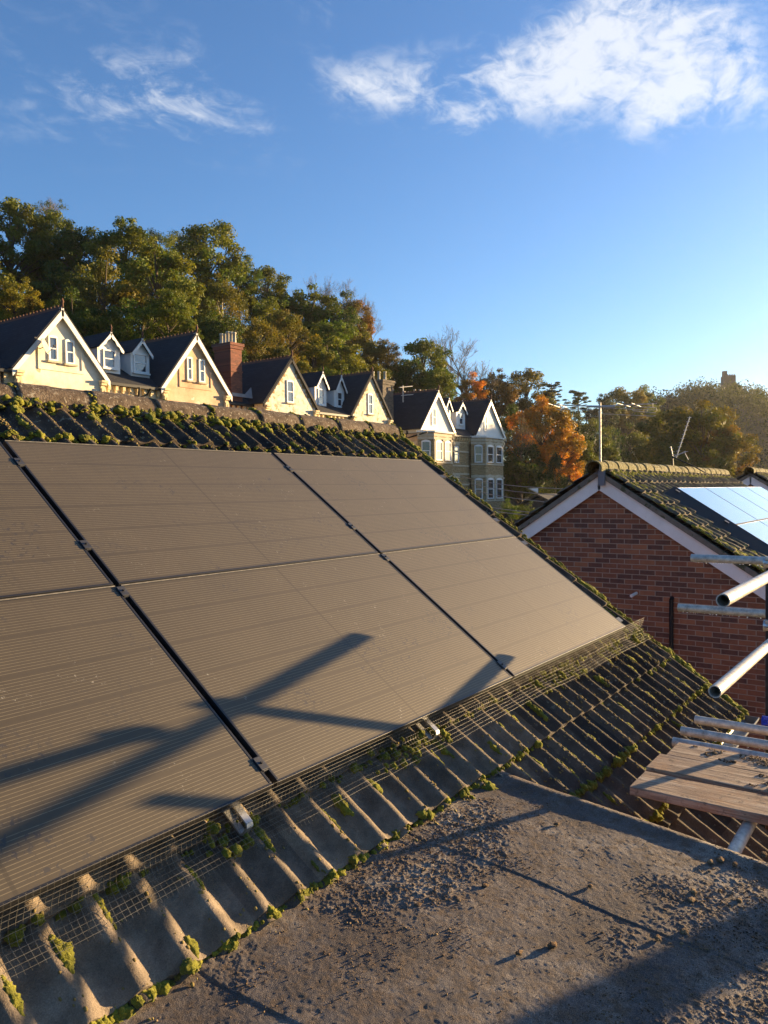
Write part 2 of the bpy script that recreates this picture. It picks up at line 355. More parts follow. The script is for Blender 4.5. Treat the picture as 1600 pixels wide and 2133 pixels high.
        b.offset = .5; nt.links.new(cb.outputs[0], b.inputs['Vector'])
        r = ramp(nt, b.outputs['Color'], [(.0, c1), (.30, c1), (.42, c2), (.8, c2), (.95, c3)])
        n2 = noise(nt, 14, 5, .7, P)
        c = mixc(nt, blotch, r.outputs[0], ramp(nt, n2.outputs[0], [(.3, c1), (.5, c2), (.7, c3)]).outputs[0])
        c = mixc(nt, b.outputs['Fac'], c, mortar)
        nt.links.new(c, bs.inputs['Base Color']); bs.inputs['Roughness'].default_value = .9
        h = mth(nt, 'SUBTRACT', mth(nt, 'MULTIPLY', n2.outputs[0], .25), b.outputs['Fac'])
        bump(nt, h, .7, .008, bs); return m
    MT['brick'] = brick('red_brick', (.085,.042,.032), (.23,.085,.042), (.38,.15,.065), (.36,.27,.20))
    MT['brick_chimney'] = brick('chimney_brick', (.10,.035,.022), (.19,.06,.035), (.27,.095,.05), (.16,.11,.085), axes=(0, 2))
    MT['brick_stone'] = brick('sooty_stone', (.05,.042,.035), (.10,.08,.06), (.16,.12,.08), (.13,.11,.09), axes=(0, 2), scale=1.4)
    MT['brick_buff'] = brick('buff_brick', (.20,.135,.055), (.32,.22,.10), (.42,.32,.17), (.33,.28,.19), axes=(0, 2))
    MT['slate'] = brick('dark_slate', (.010,.011,.014), (.017,.018,.023), (.03,.032,.04), (.006,.006,.008), axes=(1, 2), scale=1.7, blotch=.5)
    MT['cream'] = mottle('cream_render', [(.50,.43,.30),(.70,.63,.48),(.78,.73,.60)], 1.1, .9, (.35,.02,6), spots=(2.2,.70,(.50,.40,.25)))
    MT['peach'] = mottle('peach_render', [(.36,.23,.14),(.55,.38,.24),(.66,.48,.32)], .9, .9, (.4,.02,6), spots=(1.7,.62,(.66,.55,.42)))
    MT['rubble'] = mottle('pale_rubble', [(.38,.32,.23),(.62,.56,.45),(.74,.70,.60)], 3.4, .9, (.8,.05,3.5), spots=(3.1,.60,(.42,.32,.18)))
    MT['white_render'] = mottle('white_render', [(.68,.66,.60),(.78,.77,.72)], .8, .9, (.2,.01,6))
    MT['dressing'] = mottle('stone_dressing', [(.40,.34,.24),(.55,.49,.37)], 3, .9, (.4,.02,12))
    MT['ochre'] = mottle('ochre_brick', [(.28,.16,.06),(.42,.26,.10)], 5, .9, (.4,.02,12))
    MT['corbel'] = mottle('moulded_corbel', [(.55,.42,.24),(.72,.60,.38)], 6, .9, (.3,.02,12))
    MT['terracotta'] = mottle('terracotta', [(.09,.045,.03),(.16,.08,.05)], 6, .9, None)
    MT['pot'] = mottle('chimney_pot', [(.45,.40,.30),(.62,.57,.46)], 3, .85, None, spots=(5,.62,(.30,.27,.22)))
    MT['lead'] = mottle('lead', [(.16,.18,.21),(.26,.28,.31)], 3, .55, None)
    m, nt, bs = new_mat('window_glass'); bs.inputs['Base Color'].default_value = (.05,.06,.075,1); bs.inputs['Roughness'].default_value = .06; bs.inputs['Specular IOR Level'].default_value = 1.0
    bs.inputs['Coat Weight'].default_value = 1; bump(nt, noise(nt, 1.1, 2, .5, pos(nt)).outputs[0], .10, .05, bs); MT['glass'] = m
    MT['blind'] = mottle('net_curtain', [(.30,.32,.34),(.5,.5,.5)], 2, .4, None)
    MT['dish'] = mottle('satellite_dish', [(.32,.30,.26),(.42,.40,.35)], 5, .6, None)
    MT['asphalt'] = mottle('ground', [(.03,.035,.018),(.05,.055,.025)], .6, .95, (.5,.05,3))
    MT['hill'] = mottle('hill_floor', [(.018,.022,.008),(.035,.035,.013)], .3, .95, (.8,.3,.8))
    MT['bark'] = mottle('bark', [(.055,.042,.03),(.11,.085,.06)], 4, .95, (.6,.03,9))
    MT['bark_pale'] = mottle('pale_bark', [(.24,.20,.15),(.42,.38,.31)], 2.5, .9, (.5,.03,6))
    MT['roof_far'] = mottle('far_roof', [(.03,.03,.032),(.05,.048,.05)], 3, .9, (.4,.03,5))
    MT['stone_far'] = mottle('tower_stone', [(.12,.09,.06),(.2,.15,.10)], .8, .9, (.4,.1,1))
    MT['twig'] = mottle('twig', [(.10,.075,.05),(.19,.15,.10)], 4, .95, None)
    m, nt, bs = new_mat('foliage')
    oi = nt.nodes.new('ShaderNodeObjectInfo'); P = objc(nt)
    n = noise(nt, 4.0, 3, .6, P); n2 = noise(nt, 30, 2, .6, P)
    base = oi.outputs['Color']
    n0 = noise(nt, 1.9, 2, .5, P); base = mixc(nt, ramp(nt, n0.outputs[0], [(.42, (0,0,0)), (.60, (.75,.75,.75))]).outputs[0], base, (.085,.10,.015))
    warm = mixc(nt, 1.0, base, (1.5,1.25,.6), 'MULTIPLY'); cool = mixc(nt, 1.0, base, (.62,.82,.75), 'MULTIPLY')
    c = mixc(nt, ramp(nt, n.outputs[0], [(.38, (0,0,0)), (.62, (1,1,1))]).outputs[0], cool, warm)
    c = mixc(nt, .8, c, ramp(nt, n2.outputs[0], [(.3, (.6,.6,.6)), (.7, (1.45,1.4,1.3))]).outputs[0], 'MULTIPLY')
    nt.links.new(c, bs.inputs['Base Color']); bs.inputs['Roughness'].default_value = .65; bs.inputs['Specular IOR Level'].default_value = .25
    tr = nt.nodes.new('ShaderNodeBsdfTranslucent'); nt.links.new(mixc(nt, 1.0, c, (1.5,1.4,.6), 'MULTIPLY'), tr.inputs[0])
    ms = nt.nodes.new('ShaderNodeMixShader'); ms.inputs[0].default_value = .30
    out = nt.nodes['Material Output']; nt.links.new(bs.outputs[0], ms.inputs[1]); nt.links.new(tr.outputs[0], ms.inputs[2]); nt.links.new(ms.outputs[0], out.inputs[0])
    MT['leaf'] = m
    m, nt, bs = new_mat('water_drop'); bs.inputs['Base Color'].default_value = (1,1,1,1); bs.inputs['Transmission Weight'].default_value = 1; bs.inputs['Roughness'].default_value = .02; bs.inputs['IOR'].default_value = 1.33; MT['water'] = m
make_materials()

# ================================================================== LARGE STRUCTURE
GZ = -4.6
TH = R(35.755); CT, ST = math.cos(TH), math.sin(TH)
Y0, Z0 = 1.78126, -0.96253            # lower edge of the solar array (top surface of the glass)
def RP(x, v, n=0.0, th=TH, y0=Y0, z0=Z0):   # point on the main roof: x along ridge, v up the slope, n off the panel plane
    return Vector((x, y0+v*math.cos(th)-n*math.sin(th), z0+v*math.sin(th)+n*math.cos(th)))
TILE_N = -0.135                        # mean tile plane below the glass plane
PER = 0.1435; GAUGE = 0.295
def local(mb, name, mat, parent, bevel=0):
    o = mb.build(name, mat, parent, bevel); o.matrix_parent_inverse = Matrix.Identity(4); return o
def h_hill(x, y):
    x = np.asarray(x, float); y = np.asarray(y, float)
    s = lambda t: np.clip(t, 0, 1)**2*(3-2*np.clip(t, 0, 1))
    g = 3.2*s((y-34)/14)+20*s((y-46)/34)+6*s((y-80)/40)
    g = g*(1-s((x-95)/60))
    # the far hill that carries the tower
    d = np.maximum(36*np.exp(-(((x-330)/150)**2)-(((y-70)/62)**2)), 38*np.exp(-(((x-430)/170)**2)-(((y-10)/120)**2)))
    return GZ+0.0+g+d*s((x-150)/120)
def build_ground():
    xs = np.concatenate([np.linspace(-400, -20, 12), np.linspace(-10, 150, 81), np.linspace(155, 700, 80)])
    ys = np.concatenate([np.linspace(-420, -200, 6), np.linspace(-180, 130, 104), np.linspace(140, 500, 20)])
    Xg, Yg = np.meshgrid(xs, ys, indexing='ij'); Z = h_hill(Xg, Yg)
    n, m = len(xs), len(ys); V = np.stack([Xg, Yg, Z], -1).reshape(-1, 3)
    i = np.arange(n-1)[:,None]*m+np.arange(m-1)[None]; F = np.stack([i, i+m, i+m+1, i+1], -1).reshape(-1, 4)
    o = np_mesh('ground', V, F, MT['hill']); tag(o, kind='structure')
build_ground()

def roll_profile(t):
    c = .5+.5*np.cos(2*np.pi*(t-.27)); return .035*np.clip(c, 0, 1)**1.6-.006
# ------------------------------------------------------------------ interlocking tile roofs
def tile_roof(x0, x1, v0, v1, P, per, gauge, nx, lift, amp, seed, ns=6, jitter=.006, flip=False, rough=.0022):
    """bold-roll concrete tiles laid in courses from v0 (eave) up to v1; P(x, v, n) -> xyz"""
    rg = np.random.default_rng(seed); ncol = int(round((x1-x0)/per)); tx = np.arange(ncol*nx+1)/nx
    t = tx % 1.0
    rollw = .46
    prof = roll_profile(t)*amp/.036
    Vs = []; Fs = []; b = 0
    ncourse = int(math.ceil((v1-v0)/gauge-1e-6)); X = x0+tx*per
    tile = np.minimum((tx/2).astype(int), ncol)
    for c in range(ncourse):
        va = v0+c*gauge; vb = min(va+gauge+.03, v1)
        jit = (rg.random(ncol+2)-.5)[tile+(c % 2)*0]*jitter*2; jl = (rg.random(ncol+2)-.5)[tile]*.005; tw = (rg.random(ncol+2)-.5)[tile]*.004
        rows = [(va+jit, np.zeros_like(X)-.004), (va+jit, np.full_like(X, lift-.003)), (va+jit+.004, np.full_like(X, lift))]
        for s in range(1, ns+1):
            f = s/ns; rows.append((va+jit*(1-f)+(vb-va)*f, lift*(1-f)+0*X))
        vv = np.array([r[0] for r in rows]); nn = np.array([r[1] for r in rows])
        XX = np.broadcast_to(X, vv.shape)
        pr = prof*(.96+.08*rg.random(ncol*nx+1)*0)
        nz = nn+pr[None]*1.0+jl[None]+tw[None]*np.linspace(0, 1, len(rows))[:,None]
        nz[0] = nz[0]-.0
        nz = nz+rough*fbm(XX*14+seed, vv*14, 0.0, 3, .6)+rough*.35*vnoise(XX*120, vv*120)
        xyz = P(XX+.0012*vnoise(XX*30, vv*30, 3.3), vv, nz)
        n, m = vv.shape
        # front faces get their own vertices so that the edge stays crisp
        fr = xyz[:2].reshape(-1, 3); tp = xyz[1:].reshape(-1, 3)
        j = np.arange(m-1); Fs.append(b+np.stack([j, j+1, j+m+1, j+m], -1)); Vs.append(fr); b += len(fr)
        i = (np.arange(n-2)[:,None]*m+j[None]).ravel(); Fs.append(b+np.stack([i, i+1, i+m+1, i+m], -1)); Vs.append(tp); b += len(tp)
    return np.concatenate(Vs), np.concatenate(Fs)
def PA(x, v, n, th=TH, y0=Y0, z0=Z0, sgn=1):
    return np.stack([x, y0+v*math.cos(th)-n*math.sin(th)*1.0, z0+v*math.sin(th)+n*math.cos(th)], -1)

X_L, X_R = -1.316, 5.86              # roof ends in x (X_R is the verge)
V_E = -0.900; V_RIDGE = 2.80
nroll = 50; X_L = X_R-nroll*PER
house = thing('tiled_house', 'house with the mossy concrete tile roof under the dusty solar panels', 'house', (2.5, 4.17, GZ))
V, F = tile_roof(X_L, X_R, V_E, V_RIDGE-.04, lambda x, v, n: PA(x, v, n+TILE_N-.012), PER, GAUGE, 14, .024, .036, 3)
vv_ = (V[:,1]-Y0)*CT+(V[:,2]-Z0)*ST; F = F[~((vv_[F].mean(1) < -.3125) & (V[:,0][F].mean(1) < 3.02))]
np_mesh('roof_slope', V, F, MT['tile'], house)
V, F = tile_roof(3.06, 3.06+PER*11, -1.87, -.89, lambda x, v, n: PA(x, v, n+TILE_N-.045), PER, GAUGE, 10, .024, .036, 13)
np_mesh('porch_roof', V, F, MT['tile'], house)
APY = Y0+V_RIDGE*CT-TILE_N*ST; APZ = Z0+V_RIDGE*ST+TILE_N*CT       # apex of the tile plane
# far slope, plain sheet with rolls (mirrored)
V, F = tile_roof(X_L, X_R, -.82, V_RIDGE-.04, lambda x, v, n: PA(x, v, n+TILE_N-.012)*np.array([1,-1,1])+np.array([0,2*APY,0]), PER, GAUGE, 6, .024, .036, 4, ns=2)
np_mesh('roof_slope', V, F[:, ::-1], MT['tile'], house)
# ridge tiles, half round with mortar joints
def ridge_run(x0, x1, length, y, z, r, mat, parent, seed, mort=None, wob=.004, drop=.0):
    rg = random.Random(seed); x = x1; k = 0
    while x > x0:
        a = max(x-length+rg.uniform(-.01, .01), x0-.2); n = 14; m = 16
        dz = rg.uniform(-wob, wob); dy = rg.uniform(-wob, wob)
        xs = np.linspace(a, x-.012, n)[:,None]; th = np.linspace(-.10*math.pi, 1.10*math.pi, m)[None]
        flare = np.linspace(1.035, 1.0, n)[:,None]
        rr = r*flare+.004*fbm(xs*9+seed, th*2.5, 0., 3)+.0015*vnoise(xs*80, th*25)
        Xg = xs+0*th; Yg = y+dy-rr*np.cos(th); Zg = z+dz+rr*np.sin(th)
        # inner skin for thickness
        V = np.stack([Xg, Yg, Zg], -1).reshape(-1, 3); Vi = np.stack([Xg, y+dy-(rr-.018)*np.cos(th), z+dz+(rr-.018)*np.sin(th)], -1).reshape(-1, 3)
        i = (np.arange(n-1)[:,None]*m+np.arange(m-1)[None]).ravel(); F = np.stack([i, i+m, i+m+1, i+1], -1)
        e = []
        for row in (0, n-1):
            j = np.arange(m-1)+row*m; e.append(np.stack([j, j+1, j+1+n*m, j+n*m], -1))
        F = np.concatenate([F, F[:, ::-1]+n*m]+e)
        np_mesh('ridge_tile', np.concatenate([V, Vi]), F, mat, parent)
        x = a; k += 1
    if mort:
        n = 160; m = 14; xs = np.linspace(x0, x1, n)[:,None]; th = np.linspace(-.10*math.pi, 1.10*math.pi, m)[None]
        rr = r-.012+.012*np.abs(fbm(xs*7+seed*3, th*2, 0., 3))
        V = np.stack([xs+0*th, y-rr*np.cos(th), z-.006+rr*np.sin(th)], -1).reshape(-1, 3)
        i = (np.arange(n-1)[:,None]*m+np.arange(m-1)[None]).ravel(); F = np.stack([i, i+m, i+m+1, i+1], -1)
        # end disc
        c0 = len(V); V = np.concatenate([V, [[x1-.004, y, z-.02]]]); j = np.arange(m-1)+(n-1)*m
        o = np_mesh('ridge_mortar', V, F, mort, parent)
        mb = MB(); mb.prism([(x1-.02, y-(r-.015)*math.cos(t), z+(r-.015)*math.sin(t)) for t in np.linspace(-.1*math.pi, 1.1*math.pi, 15)], (.008, 0, 0)); mb.build('ridge_end_mortar', mort, parent)
ridge_run(X_L, X_R+.01, .455, APY, APZ-.055, .108, MT['ridge'], house, 5, MT['mortar'])
# verge mortar bed, fascia, walls, gutter
mb = MB()
for sgn in (1,):
    P0 = RP(X_R-.02, V_E-.0, TILE_N-.03); P1 = RP(X_R-.02, V_RIDGE, TILE_N-.03)
    mb.prism([P0, P1, P1-Vector((0,0,.05)), P0-Vector((0,0,.05))], (.015, 0, 0))
mb.build('verge_mortar', MT['mortar'], house)
EY = RP(0, V_E, TILE_N).y; EZ = RP(0, V_E, TILE_N).z
mb = MB(); xw = X_R-.12
mb.prism([(xw, EY+.25, GZ), (xw, 2*APY-EY-.25, GZ), (xw, 2*APY-EY-.25, EZ+.02), (xw, APY, APZ-.17), (xw, EY+.25, EZ+.02)], (-.25, 0, 0))
mb.build('gable_wall', MT['brick'], house)
mb = MB(); mb.span((X_L, EY+.25, GZ), (xw-.26, EY+.5, EZ+.05)); mb.span((X_L, 2*APY-EY-.5, GZ), (xw-.26, 2*APY-EY-.25, EZ+.05)); mb.span((X_L, EY+.51, GZ), (X_L+.25, 2*APY-EY-.51, EZ))
mb.build('wall', MT['brick'], house)
mb = MB(); mb.span((4.60, EY+.01, EZ-.17), (X_R-.06, EY+.035, EZ-.02)); mb.build('fascia', MT['white'], house)
# gutter: half round channel
def gutter(x0, x1, y, z, r, mat, parent, name='gutter'):
    n = 2; m = 12; V = []; 
    for rr in (r, r-.004):
        for x in (x0, x1):
            for k in range(m): t = math.pi+math.pi*k/(m-1); V.append((x, y+rr*math.cos(t), z+rr*math.sin(t)))
    F = []
    for k in range(m-1):
        F += [(k, k+1, m+k+1, m+k), (2*m+k, 3*m+k, 3*m+k+1, 2*m+k+1), (k, 2*m+k, 2*m+k+1, k+1), (m+k, m+k+1, 3*m+k+1, 3*m+k)]
    F += [(0, m, 3*m, 2*m), (m-1, 3*m-1, 4*m-1, 2*m-1)]
    mb = MB(); mb.add(V, F)
    mb.prism([(x1, y+(r)*math.cos(math.pi+math.pi*k/(m-1)), z+r*math.sin(math.pi+math.pi*k/(m-1))) for k in range(m)], (.004, 0, 0))
    return mb.build(name, mat, parent)
gutter(4.62, X_R+.08, EY-.04, EZ-.035, .056, MT['grey_plastic'], house)

# ------------------------------------------------------------------ flat roof extension
FZ = -1.280; FX1 = 3.0
ext = thing('flat_roof_extension', 'flat mineral felt roof strewn with dirt in the foreground', 'flat roof', (1.2, 0, GZ))
def flat_h(x, y):
    h = .006*fbm(x*1.2, y*1.2, 1.0, 2)+.0007*fbm(x*14, y*14, 2.0, 3, .6)+.0004*vnoise(x*95, y*95)+.0003*vnoise(x*55, y*55, 4.)
    patch = np.clip(fbm(x*2.1+4, y*2.1, 5., 4, .6)*.9+.15, 0, 1)
    h = h+np.clip(patch*1.3, 0, 1)*.0023*np.clip(fbm(x*60, y*60, 8., 4, .8)+.1, -.1, 2)+.00035*fbm(x*130, y*130, 3., 2)
    for lx, hh in ((2.27, .0022), (1.32, .002), (.3, .002)):       # lap steps between felt sheets
        h = h+hh/(1+np.exp(-((x-lx)-.012*np.sin(y*7))/.0025))-hh*.5
        h = h-.0028*np.exp(-(((x-lx)-.012*np.sin(y*7))/.004)**2)
    e = FX1-x-.03*np.sin(y*2.2+1.0)*0-.0
    h = h+.014*np.exp(-((e-.07)/.04)**2)                          # welted kerb along the free edge
    h = h-.05*np.clip((.045-e)/.045, 0, 1)**2
    h = h+.010*np.exp(-np.clip(1.60-y-.01*fbm(x*8,0*x,2.,2), 0, 9)/.035)  # fillet against tiles
    return FZ+h
xs = np.concatenate([np.linspace(-1.9, .4, 60)[:-1], np.linspace(.4, FX1, 720)]); ys = np.concatenate([np.linspace(-1.6, -.7, 40)[:-1], np.linspace(-.7, 1.65, 690)])
Xg, Yg = np.meshgrid(xs, ys, indexing='ij'); Z = flat_h(Xg, Yg); m = len(ys)
def skew(x, y): return x+np.clip(x/3, 0, 1)**2*.23*(np.clip(y, 0, 2)-1.0)   # the free edge runs slightly askew
Xg = skew(Xg, Yg)
i = (np.arange(len(xs)-1)[:,None]*m+np.arange(m-1)[None]).ravel()
np_mesh('felt_sheet', np.stack([Xg, Yg, Z], -1).reshape(-1, 3), np.stack([i, i+m, i+m+1, i+1], -1), MT['felt'], ext)
mb = MB(); mb.prism([(FX1-.25, -1.6, FZ-.16), (FX1-.218, -1.6, FZ-.16), (FX1-.218, 0, FZ-.16), (FX1+.15, 1.60, FZ-.16), (FX1+.118, 1.60, FZ-.16), (FX1-.25, 0, FZ-.16)], (0, 0, .130)); mb.build('edge_trim', MT['felt_lip'], ext)
mb = MB(); mb.span((-1.9, -1.55, GZ), (FX1-.27, 1.60, FZ-.12)); mb.build('wall', MT['brick'], ext)

# ------------------------------------------------------------------ neighbour's house (brick gable)
NX = 11.3; NTH = R(33.4); NAY, NAZ = 4.18, .325; nCT, nST = math.cos(NTH), math.sin(NTH)
def brick_house(nx0, nx1, ny, nz, th, label, full=True, ridge_seed=3):
    H = thing('brick_house', label, 'house', (nx0, ny, GZ)); ct, st = math.cos(th), math.sin(th); Lh = 5.1
    def NP(x, w, n, s=-1):   # w down the slope from the apex, s=-1 the slope towards -y
        return np.stack([x+0*w, ny+s*(w*ct)+s*n*st, nz-w*st+n*ct], -1)
    Ls = 4.9
    for s in (-1, 1):
        # courses run from the eave upwards: v measured from the eave
        V, F = tile_roof(nx0, nx1, 0, Ls-.05, lambda x, v, n: NP(x, Ls-v, n, s), .287, .295, 12 if s < 0 else 6, .035, .052, 21+s, ns=3, jitter=.010, rough=.005)
        np_mesh('roof_slope', V, F if s < 0 else F[:, ::-1], MT['tile_far'], H)
    ridge_run(nx0, nx1+.02, .455, ny, nz-.02, .125, MT['ridge_far'], H, ridge_seed, MT['mortar'], .008)
    # undercloak strip, bargeboards
    for s in (-1, 1):
        mb = MB(); A = Vector(NP(0, np.array(0.), -.035, s)); B = Vector(NP(0, np.array(Ls), -.035, s)); A.x = B.x = nx0-.015
        dz = Vector((0, 0, -.085))
        mb.prism([A, B, B+dz, A+dz], (.09, 0, 0)); mb.build('undercloak', MT['mortar'], H)
        A = A+dz; B = B+dz; A.x = B.x = nx0+.02; dz = Vector((0,0,-.215))
        mb = MB(); mb.prism([A, B, B+dz, A+dz] , (.025, 0, 0)); mb.build('bargeboard', MT['white'], H)
    mb = MB(); hw = 4.0
    mb.prism([(nx0+.10, ny-hw, GZ), (nx0+.10, ny+hw, GZ), (nx0+.10, ny+hw, nz-.12-hw*math.tan(th)), (nx0+.10, ny, nz-.12), (nx0+.10, ny-hw, nz-.12-hw*math.tan(th))], (nx1-nx0-.25, 0, 0))
    mb.build('wall', MT['brick'], H)
    return H, NP
nb, NPT = brick_house(NX, 19.6, NAY, NAZ, NTH, 'red brick gabled house with white bargeboards and solar panels beyond the gap')
# boiler flue, overflow pipe and black cable duct on the gable
mb = MB(); mb.tube([(NX+.10, 3.645, -1.55), (NX-.10, 3.66, -1.57)], .022, 10); mb.build('overflow_pipe', MT['white'], nb)
mb = MB(); mb.tube([(NX+.06, 3.135, -1.61), (NX+.06, 3.14, -3.4)], .03, 8); mb.tube([(NX+.06,3.135,-1.61),(NX+.11,3.135,-1.58)], .03, 8); mb.build('black_pipe', MT['black_plastic'], nb)
third, _ = brick_house(22.64, 31, 4.17, .43, NTH, 'third brick house at the right edge with white bargeboard and mossy ridge', ridge_seed=9)

# moss and lichen lumps (soft stuff nobody could count)
LUMP = lumps(sub=2, n=6, rough=.45, seed=2); LUMPF = lumps(sub=3, n=5, rough=.55, seed=4)
def rough_lump(sub, n, seed, fine):
    out = []
    for V, F in lumps(sub=sub, n=n, rough=.4, seed=seed):
        d = 1+fine*vnoise(V[:,0]*7+seed, V[:,1]*7, V[:,2]*7)+fine*.6*vnoise(V[:,0]*15, V[:,1]*15, V[:,2]*15+seed); out.append((V*d[:,None], F))
    return out
FUZZ = rough_lump(3, 6, 9, .22)
ROT = np.array([[1,0,0],[0,CT,ST],[0,-ST,CT]])
def moss_house():
    rg = np.random.default_rng(8); P = []; S = []
    def add(x, v, n, s, fl=.6, el=1.0):
        p = RP(x, v, n+TILE_N-.012); P.append(tuple(p)); S.append((s, s*el, s*fl))
    def prof(x):
        t = ((x-X_L)/PER) % 1.0
        return float(roll_profile(t))
    # along every course step
    steps = [V_E+GAUGE*k for k in range(13)]
    for st in steps:
        upper = st > 2.2; lower = st < .1
        if not (upper or lower): continue
        x = .3 if (upper or st > -.35) else 2.6
        while x < X_R:
            dens = .5+.5*vnoise(np.array(x*1.3), np.array(st*3.))
            if st < -.35: dens += .6
            if upper: dens += .30
            if rg.random() < dens*.9:
                k = rg.integers(1, 4)
                for _ in range(k):
                    s = rg.uniform(.006, .019)*(1.15 if dens > .8 else .85)
                    xx = x+rg.normal(0, .012); add(xx, st+rg.uniform(-.012, .004), prof(xx)+rg.uniform(.0, .02), s, rg.uniform(.5, .9))
            x += rg.uniform(.008, .026)
    # beside the rolls (their right flank), in long cushions
    nr = int((X_R-X_L)/PER)
    for r_ in range(nr):
        xr = X_L+r_*PER
        for st in steps:
            upper = st > 2.2
            if not (upper or st < .1): continue
            if xr < .2: continue
            if st >= -.35 and not upper: lim = .55
            else: lim = .8
            if rg.random() < (.62 if st > -.35 and not upper else .5) or (st < 0 and xr > 2.7 and rg.random() < .7):
                flank = xr+PER*rg.choice([.42, .50, .10], p=[.5, .3, .2]); a = st+rg.uniform(0, .2); L = rg.uniform(.03, .16)
                w = rg.uniform(.004, .013)*(1.25 if st < 0 else 1)
                for q in range(int(L/.006)):
                    v = a+q*.006; e = math.sin(math.pi*(q+1)/(L/.006+2))
                    if v > st+GAUGE: break
                    xx = flank+rg.normal(0, .003); lift = .024*(1-(v-st)/GAUGE)
                    add(xx, v, prof(xx)+lift-.001, w*(.5+.8*e)*rg.uniform(.7, 1.2), .65, 1.2)
    # round cushions under the ridge
    x = .6
    while x < X_R:
        d = vnoise(np.array(x*1.1+5), np.array(2.2))
        for _ in range(3 if d > -.1 else 1):
            s = rg.uniform(.010, .027); add(x+rg.normal(0, .02), V_RIDGE-.125+rg.normal(0, .022)+.02*rg.random(), .018+rg.uniform(0, .02), s, .85)
        if rg.random() < .3: add(x, V_RIDGE-.19+rg.normal(0, .03), prof(x)+.01, rg.uniform(.012, .03), .5, 1.3)
        x += rg.uniform(.012, .035)
    # moss draped over ridge joints
    for k in range(16):
        xj = X_R+.01-k*.455
        for q in range(rg.integers(5, 16)):
            t = rg.uniform(-.05, .6)*math.pi; r = .108
            P.append((xj+rg.normal(0, .012), APY-r*math.cos(t), APZ-.055+r*math.sin(t))); s = rg.uniform(.007, .02); S.append((s, s, s*.7))
    # thick moss along the verge
    v = V_E
    while v < V_RIDGE:
        for _ in range(3):
            s = rg.uniform(.008, .020)*(1.25 if .5+.5*vnoise(np.array(v*2.5), np.array(9.)) > .45 else .6)
            if rg.random() < .8: add(X_R-rg.uniform(-.012, .055), v+rg.normal(0, .006), .030+rg.uniform(-.02, .006), s, .7, 1.4)
        v += .010
    # along the foot of the tiles where they meet the flat roof
    x = .4
    while x < 3.16:
        if .5+.5*vnoise(np.array(x*3), np.array(1.)) > .35:
            for _ in range(3):
                s = rg.uniform(.006, .017); add(x+rg.normal(0, .01), V_E+2*GAUGE+rg.uniform(-.016, .006), prof(x)-.012+rg.uniform(0, .02), s, .8)
        x += rg.uniform(.007, .03)
    # under the mesh by the array edge
    x = .3
    while x < X_R-.1:
        if .5+.5*vnoise(np.array(x*4.3), np.array(7.)) > .5:
            for _ in range(3):
                s = rg.uniform(.005, .013); add(x+rg.normal(0, .012), rg.uniform(-.11, .0), prof(x)+.020+rg.uniform(0, .03), s, .9, 1.3)
        x += rg.uniform(.008, .03)
    S = [tuple(np.array(q)*rg.choice([.55, .8, 1.0, 1.25], p=[.3, .3, .25, .15])) for q in S]
    V, F = scatter(FUZZ, np.array(P), np.array(S), ROT, 5)
    C = np.array(P); Rr = np.array(S)[:,0]; n = 150000; idx = rg.choice(len(C), n, p=Rr**2/(Rr**2).sum())
    d = rg.normal(size=(n, 3)); d /= np.linalg.norm(d, axis=1)[:,None]; Q = C[idx]+((d*np.array(S)[idx])@ROT)*rg.uniform(.85, 1.2, n)[:,None]
    a = rg.normal(size=(n, 3)); a = (a+d)/np.linalg.norm(a+d, axis=1)[:,None]; b = np.cross(a, rg.normal(size=(n, 3))); b /= np.linalg.norm(b, axis=1)[:,None]
    sz = rg.uniform(.0012, .0030, n)[:,None]; V2 = np.stack([Q-b*sz*.5, Q+b*sz*.5, Q+a*sz*1.4], 1).reshape(-1, 3); F2 = np.arange(3*n).reshape(-1, 3)+len(V)
    V = np.concatenate([V, V2]); F = np.concatenate([F, F2])
    o = np_mesh('moss', V, F, MT['moss']); tag(o, 'yellow green moss growing over the near tile roof', 'moss', kind='stuff')
    # dry brown growth and grit on rolls, scattered pale lichen
    P2 = []; S2 = []
    for k in range(17000):
        x = rg.uniform(.3, X_R); v = rg.uniform(V_E, .0) if rg.random() < .6 else rg.uniform(2.25, V_RIDGE-.1)
        c = (v-V_E) % GAUGE; t = ((x-X_L)/PER) % 1
        if abs(t-.27) > .16 and rg.random() < .80: continue
        if v < 0 and x < 2.6 and rg.random() < .75: continue
        p = RP(x, v, prof(x)+.024*(1-c/GAUGE)+TILE_N-.012); P2.append(tuple(p)); s = rg.uniform(.0015, .0065); S2.append((s, s*1.3, s*.6))
    V, F = scatter(lumps(sub=1, n=6, rough=.5, seed=5), np.array(P2), np.array(S2), ROT, 6)
    o = np_mesh('dry_growth', V, F, MT['growth']); tag(o, 'dry brown growth and grit on the near roof tiles', 'grit', kind='stuff')
moss_house()
